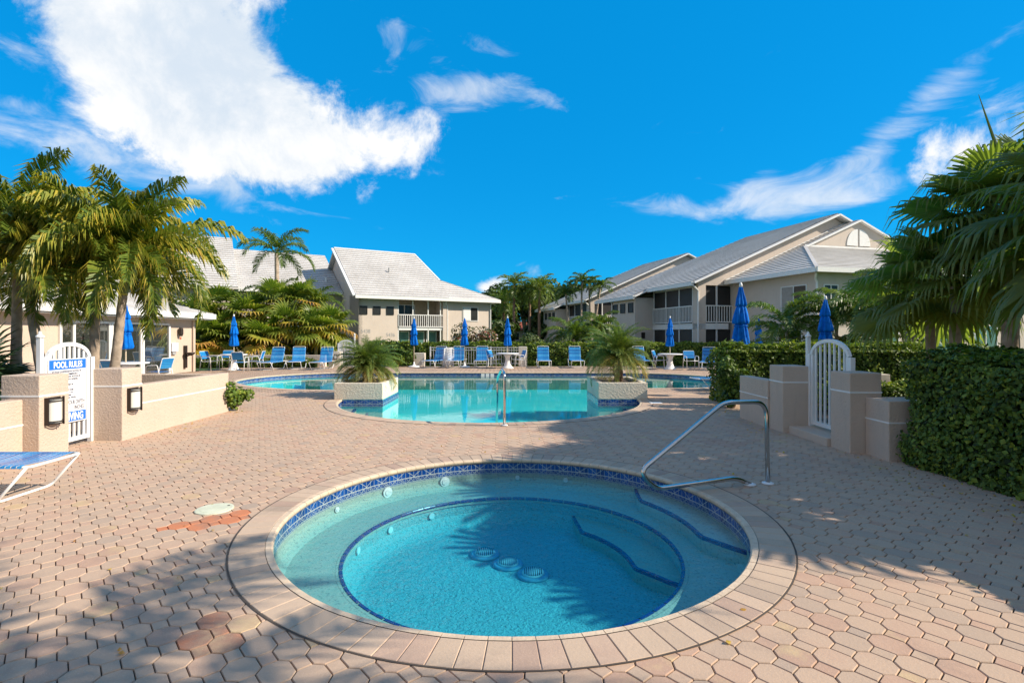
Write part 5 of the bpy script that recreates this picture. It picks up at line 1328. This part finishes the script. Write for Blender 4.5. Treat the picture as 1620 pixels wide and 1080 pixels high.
bush('shrub', 5.0, 11.9, 0, .42, .5, .60, 'leafy shrub spilling over the shaded hedge corner', 1800, .08, 33, L_HEDGE)
o = MB().box(0, .9, 0, .2, -.01, .75).build('block_pillar', 'housestucco', bevel=.01); o.location = (7.5, 11.75, 0); tag(o, 'pale block pillar standing beyond the white gate', 'pillar')
bush('flowering_shrub', X(752, 31), 31, 0, 1.65, 1.0, 1.25, 'bougainvillea with red and white flowers against the house', 3200, .13, 34, L_BOUG, rmean=.5, rsd=.28, clumps=12)
for i, (px, y, rx_, rz_, lb) in enumerate(((835, 34, 1.2, .9, 'below the far palms'), (315, 28.5, 1.5, 1.3, 'at clubhouse corner'), (350, 29.5, 2.0, 1.6, 'under the yellow fan palms'), (405, 30, 2.2, 1.7, 'below the tall royal palm'),
                                        (470, 29.5, 2.0, 1.4, 'behind the turned lounge'), (520, 30, 1.3, 1.1, 'beside the distant gate'), (1390, 17.5, 1.2, .9, 'under the right palms'), (1335, 18.5, 1.2, .9, 'behind the pink piers'))):
    bush('shrub', X(px, y), y, 0, rx_, 1.0, rz_, 'dark leafy shrub ' + lb, 2600, .14, 40 + i, L_BROAD, group='dark shrubs around the palms', rmean=.4)

m = MB(); rs = np.random.RandomState(77); Q = []
for (x0, x1, y0, y1, n) in ((4.3, 5.0, 2.5, 6.7, 110), (-6.0, -5.6, 8.6, 11.3, 24), (3.9, 4.6, 8, 11.5, 40), (-5.8, 5, 2.4, 9.6, 70), (-4, 4, 22.8, 27, 60), (4.2, 5.0, 11, 12.4, 40)):
    Q += [(rs.uniform(x0, x1), rs.uniform(y0, y1), .012) for _ in range(n)]
Q = np.array([q for q in Q if math.hypot(q[0] - SC[0], q[1] - SC[1]) > 2.1])
leaf_cloud(m, Q, np.tile([0, 0, 1.5], (len(Q), 1)), .032, np.clip(rs.normal(.85, .15, len(Q)), 0, 1), 5)
tag(m.build('leaf_litter', L_YFAN), 'scattered dry leaves on the pavers near hedge and walls', 'leaf litter', kind='stuff')

# ------------------------------------------------------------------ palms and trees
christmas_palm(-9.95, 10.6, -9.80, 10.5, 3.62, 27, 1, 'christmas palm at the picture edge, highest of the gate group', 1.9)
christmas_palm(-8.85, 10.15, -9.35, 10.1, 3.15, 25, 2, 'christmas palm leaning toward the clubhouse beside the gate')
christmas_palm(-8.32, 10.5, -8.17, 10.4, 3.10, 26, 3, 'christmas palm with light trunk of the twin pair')
christmas_palm(-8.08, 10.6, -7.62, 10.5, 3.30, 28, 4, 'christmas palm with dark trunk of the twin pair leaning to pool', 1.95)
fan_palm(-9.2, 8.9, .55, 16, 5, 'dark green palmetto clump low beside the gate post', L_CYCAD, .7, .6, .1, elr=(80, 0), hang=.15, name='palmetto')
fan_palm(-10.6, 9.9, .6, 14, 6, 'dark green palmetto clump at the picture edge before clubhouse', L_CYCAD, .8, .7, .1, elr=(80, 0), hang=.15, name='palmetto')
GR = 'weeping fan palms over the big dark hedge'
fan_palm(7.72, 8.2, 3.3, 27, 7, 'weeping fan palm with spear leaf towering over the big dark hedge', L_FAN, .92, .85, .12, (.1, .1), GR, 1.0, .36, elr=(85, -12), spear=True, nseg=30)
fan_palm(7.45, 8.9, 2.45, 18, 8, 'shorter weeping fan palm with leaning trunk behind the spear leaf one', L_FAN, .85, .8, .10, (.1, .1), GR, 1.1, .42, nseg=28, elr=(75, -15))
fan_palm(7.9, 9.9, 2.25, 18, 9, 'small weeping fan palm behind the big hedge, nearest the gate', L_FAN, .85, .8, .09, (-.1, 0), GR, 1.0, .46, nseg=26, elr=(80, -15))
fan_palm(8.75, 8.7, 3.5, 26, 14, 'tall weeping fan palm cut by the picture edge above the big hedge', L_FAN, 1.0, .95, .12, (.1, .1), GR, 1.3, .38, nseg=28)
# palms outside the frame whose shade falls over the spa and deck
fan_palm(7.1, 4.7, 2.6, 26, 10, 'weeping fan palm outside the picture shading the spa', L_FAN, 1.05, 1.0, .12, (.1, 0), GR, .9)
fan_palm(7.0, 6.0, 2.9, 30, 13, 'weeping fan palm outside the picture shading the handrail', L_FAN, 1.0, .95, .12, (.1, 0), GR, .9)
fan_palm(8.3, 4.4, 3.2, 28, 16, 'fan palm outside the picture casting shade beside the handrail', L_FAN, 1.05, 1.05, .12, (.1, 0), GR, .9)
fan_palm(8.9, 6.2, 3.7, 28, 17, 'fan palm outside the picture casting shade before the stucco step', L_FAN, 1.05, 1.05, .12, (.1, 0), GR, .9)
feather_palm(5.3, 1.0, 4.7, 12, 11, 'tall feather palm outside the picture shading the near deck', 2.5, .12, ll=.66, lw=.06, group=GR, nl=38, hang=.9, elr=(70, 0))
G2 = 'feather palms behind the shaded hedge'
for i, (px, y, z, st, lb) in enumerate(((1262, 18, 1.9, 2, 'with drooping frond reaching toward small distant umbrella'), (1325, 17.5, 2.2, 2, 'right behind the umbrella at the gate'), (1375, 16.5, 2.1, 2, 'beside the weeping fan palms'), (1425, 14.5, 2.5, 2, 'mixed into the weeping fan palms'), (1470, 15, 1.4, 1, 'low under the weeping fan palms'))):
    feather_palm(X(px, y), y, z, 14, 50 + i, 'bushy feather palm ' + lb, 1.75, .06, ll=.5, lw=.05, group=G2, stems=st, nl=34, hang=.9, r0=.38)
G3 = 'palms in front of the farther grey roofed house'
feather_palm(X(905, 30), 30, 1.5, 13, 60, 'bushy feather palm with wide arching fronds before the farther house', 1.9, .09, ll=.55, lw=.06, group=G3, stems=2, r0=.38)
feather_palm(X(950, 31), 31, 2.0, 13, 61, 'bushy feather palm between farther house and small block windows', 1.7, .09, ll=.55, lw=.06, group=G3, stems=2, r0=.42)
for i, (px, top, ln, lb) in enumerate(((902, 466, -.3, 'leaning left'), (918, 446, .1, 'tallest and straight'), (934, 452, -.1, 'third from the far trees'), (938, 456, .6, 'leaning right toward the roof'))):
    y = 43; z = CAM_H + (528 - top) * y / FPX
    feather_palm(X(px, y), y, z, 13, 70 + i, 'slim tall palm before the farther house, ' + lb, 1.35, .09, ll=.5, lw=.07, group='slim tall palms', nl=22, lean=ln, r0=.34)
for i, (px, top, y, lb) in enumerate(((813, 452, 54, 'nearest the white roof'), (838, 462, 55, 'in the middle'), (853, 458, 53, 'closest to farther house'), (796, 478, 58, 'lowest and shaggy'))):
    z = CAM_H + (528 - top) * y / FPX
    feather_palm(X(px, y), y, z, 22, 80 + i, 'shaggy sabal palm with brown trunk beyond the pool, ' + lb, 2.0, .17, ll=.9, lw=.12, group='distant sabal palms', nl=16, hang=.6, tm='trunkfar', elr=(85, -30), r0=.5)
feather_palm(X(440, 32), 32, 6.5, 12, 90, 'tall royal palm rising above the palm thicket before white roofs', 2.6, .16, ll=.75, lw=.07, nl=44, hang=1.0, r0=.42, name='royal_palm', droop=85)
G4 = 'yellowing fan palms of the thicket'
for i, (px, y, z, rf, lb) in enumerate(((345, 28.6, 1.3, .95, 'low with orange lower leaves beside umbrella table'), (420, 28.2, 1.2, .95, 'low and yellow behind first lounge'), (392, 29.4, 2.5, .95, 'mid height in the thicket'), (455, 28.8, 2.0, .95, 'with brown leaves beside the royal palm trunk'),
                                        (500, 28.6, 1.7, 1.0, 'low near the distant gate'), (525, 29.2, 1.9, .95, 'overhanging the distant gate'), (350, 30.5, 3.0, .9, 'topping the thicket toward the clubhouse'), (480, 30.5, 3.2, .9, 'high beside the royal palm'), (318, 29.2, 2.3, .9, 'filling the gap beside the clubhouse corner'), (437, 30.2, 3.3, .9, 'right under the royal palm crown'), (322, 28.0, .9, .8, 'smallest with orange leaves beside the clubhouse'))):
    fan_palm(X(px, y), y, z, 22, 100 + i, 'yellowing fan palm ' + lb, L_YFAN, rf, .85, .1, (0, 0), G4, .5, .38, elr=(80, -30), nseg=16, yell=.5)
for i, (px, y, z, lb) in enumerate(((330, 30.5, 2.6, 'at the clubhouse end'), (415, 31, 3.3, 'left of the royal palm trunk'), (465, 30.5, 3.6, 'right of the royal palm trunk'), (505, 31, 3.4, 'nearest the white roofed house'), (372, 30.2, 3.3, 'behind the table umbrella'), (312, 31.5, 3.2, 'rising behind the clubhouse corner'), (440, 32.5, 4.0, 'directly behind the royal palm trunk'))):
    feather_palm(X(px, y), y, z, 13, 120 + i, 'arching green feather palm in the thicket ' + lb, 1.7, .09, ll=.5, lw=.06, group='feather palms of the thicket', nl=26, r0=.42)
G5 = 'broadleaf trees far beyond the pool'
for i, (px, y, top, rx_, lb) in enumerate(((768, 62, 470, 2.6, 'lowest beside white roof corner'), (793, 66, 452, 3.6, 'behind the shaggy palm'), (830, 70, 448, 4.2, 'in the gap between houses'), (872, 68, 438, 3.8, 'bronze topped behind slim palms'), (905, 66, 440, 3.4, 'behind slim palms'), (940, 70, 445, 3.4, 'rising behind the farther roof'), (780, 52, 505, 2.4, 'low and dark under the palms'), (860, 56, 500, 2.2, 'low at the corner of the farther house'))):
    z = (CAM_H + (528 - top) * y / FPX); bush('broadleaf_tree', X(px, y), y, 0, rx_, 2.5, z * .42, 'distant dark leafy tree ' + lb, 3600, .42, 140 + i, L_BROAD, group=G5, cat='tree', zc=z * .6, th=.25, clumps=11)
for i, (px, y, z, lb) in enumerate(((20, 40, 5.0, 'at the picture edge'), (120, 42, 4.5, 'above the clubhouse roof'), (215, 40, 4.6, 'between the gate palms and white roofs'))):
    bush('broadleaf_tree', X(px, y), y, 0, 3.4, 2.5, z * .45, 'leafy tree behind the clubhouse ' + lb, 3000, .35, 160 + i, L_PALM, group='trees behind the clubhouse', cat='tree', zc=z * .55, th=.2)
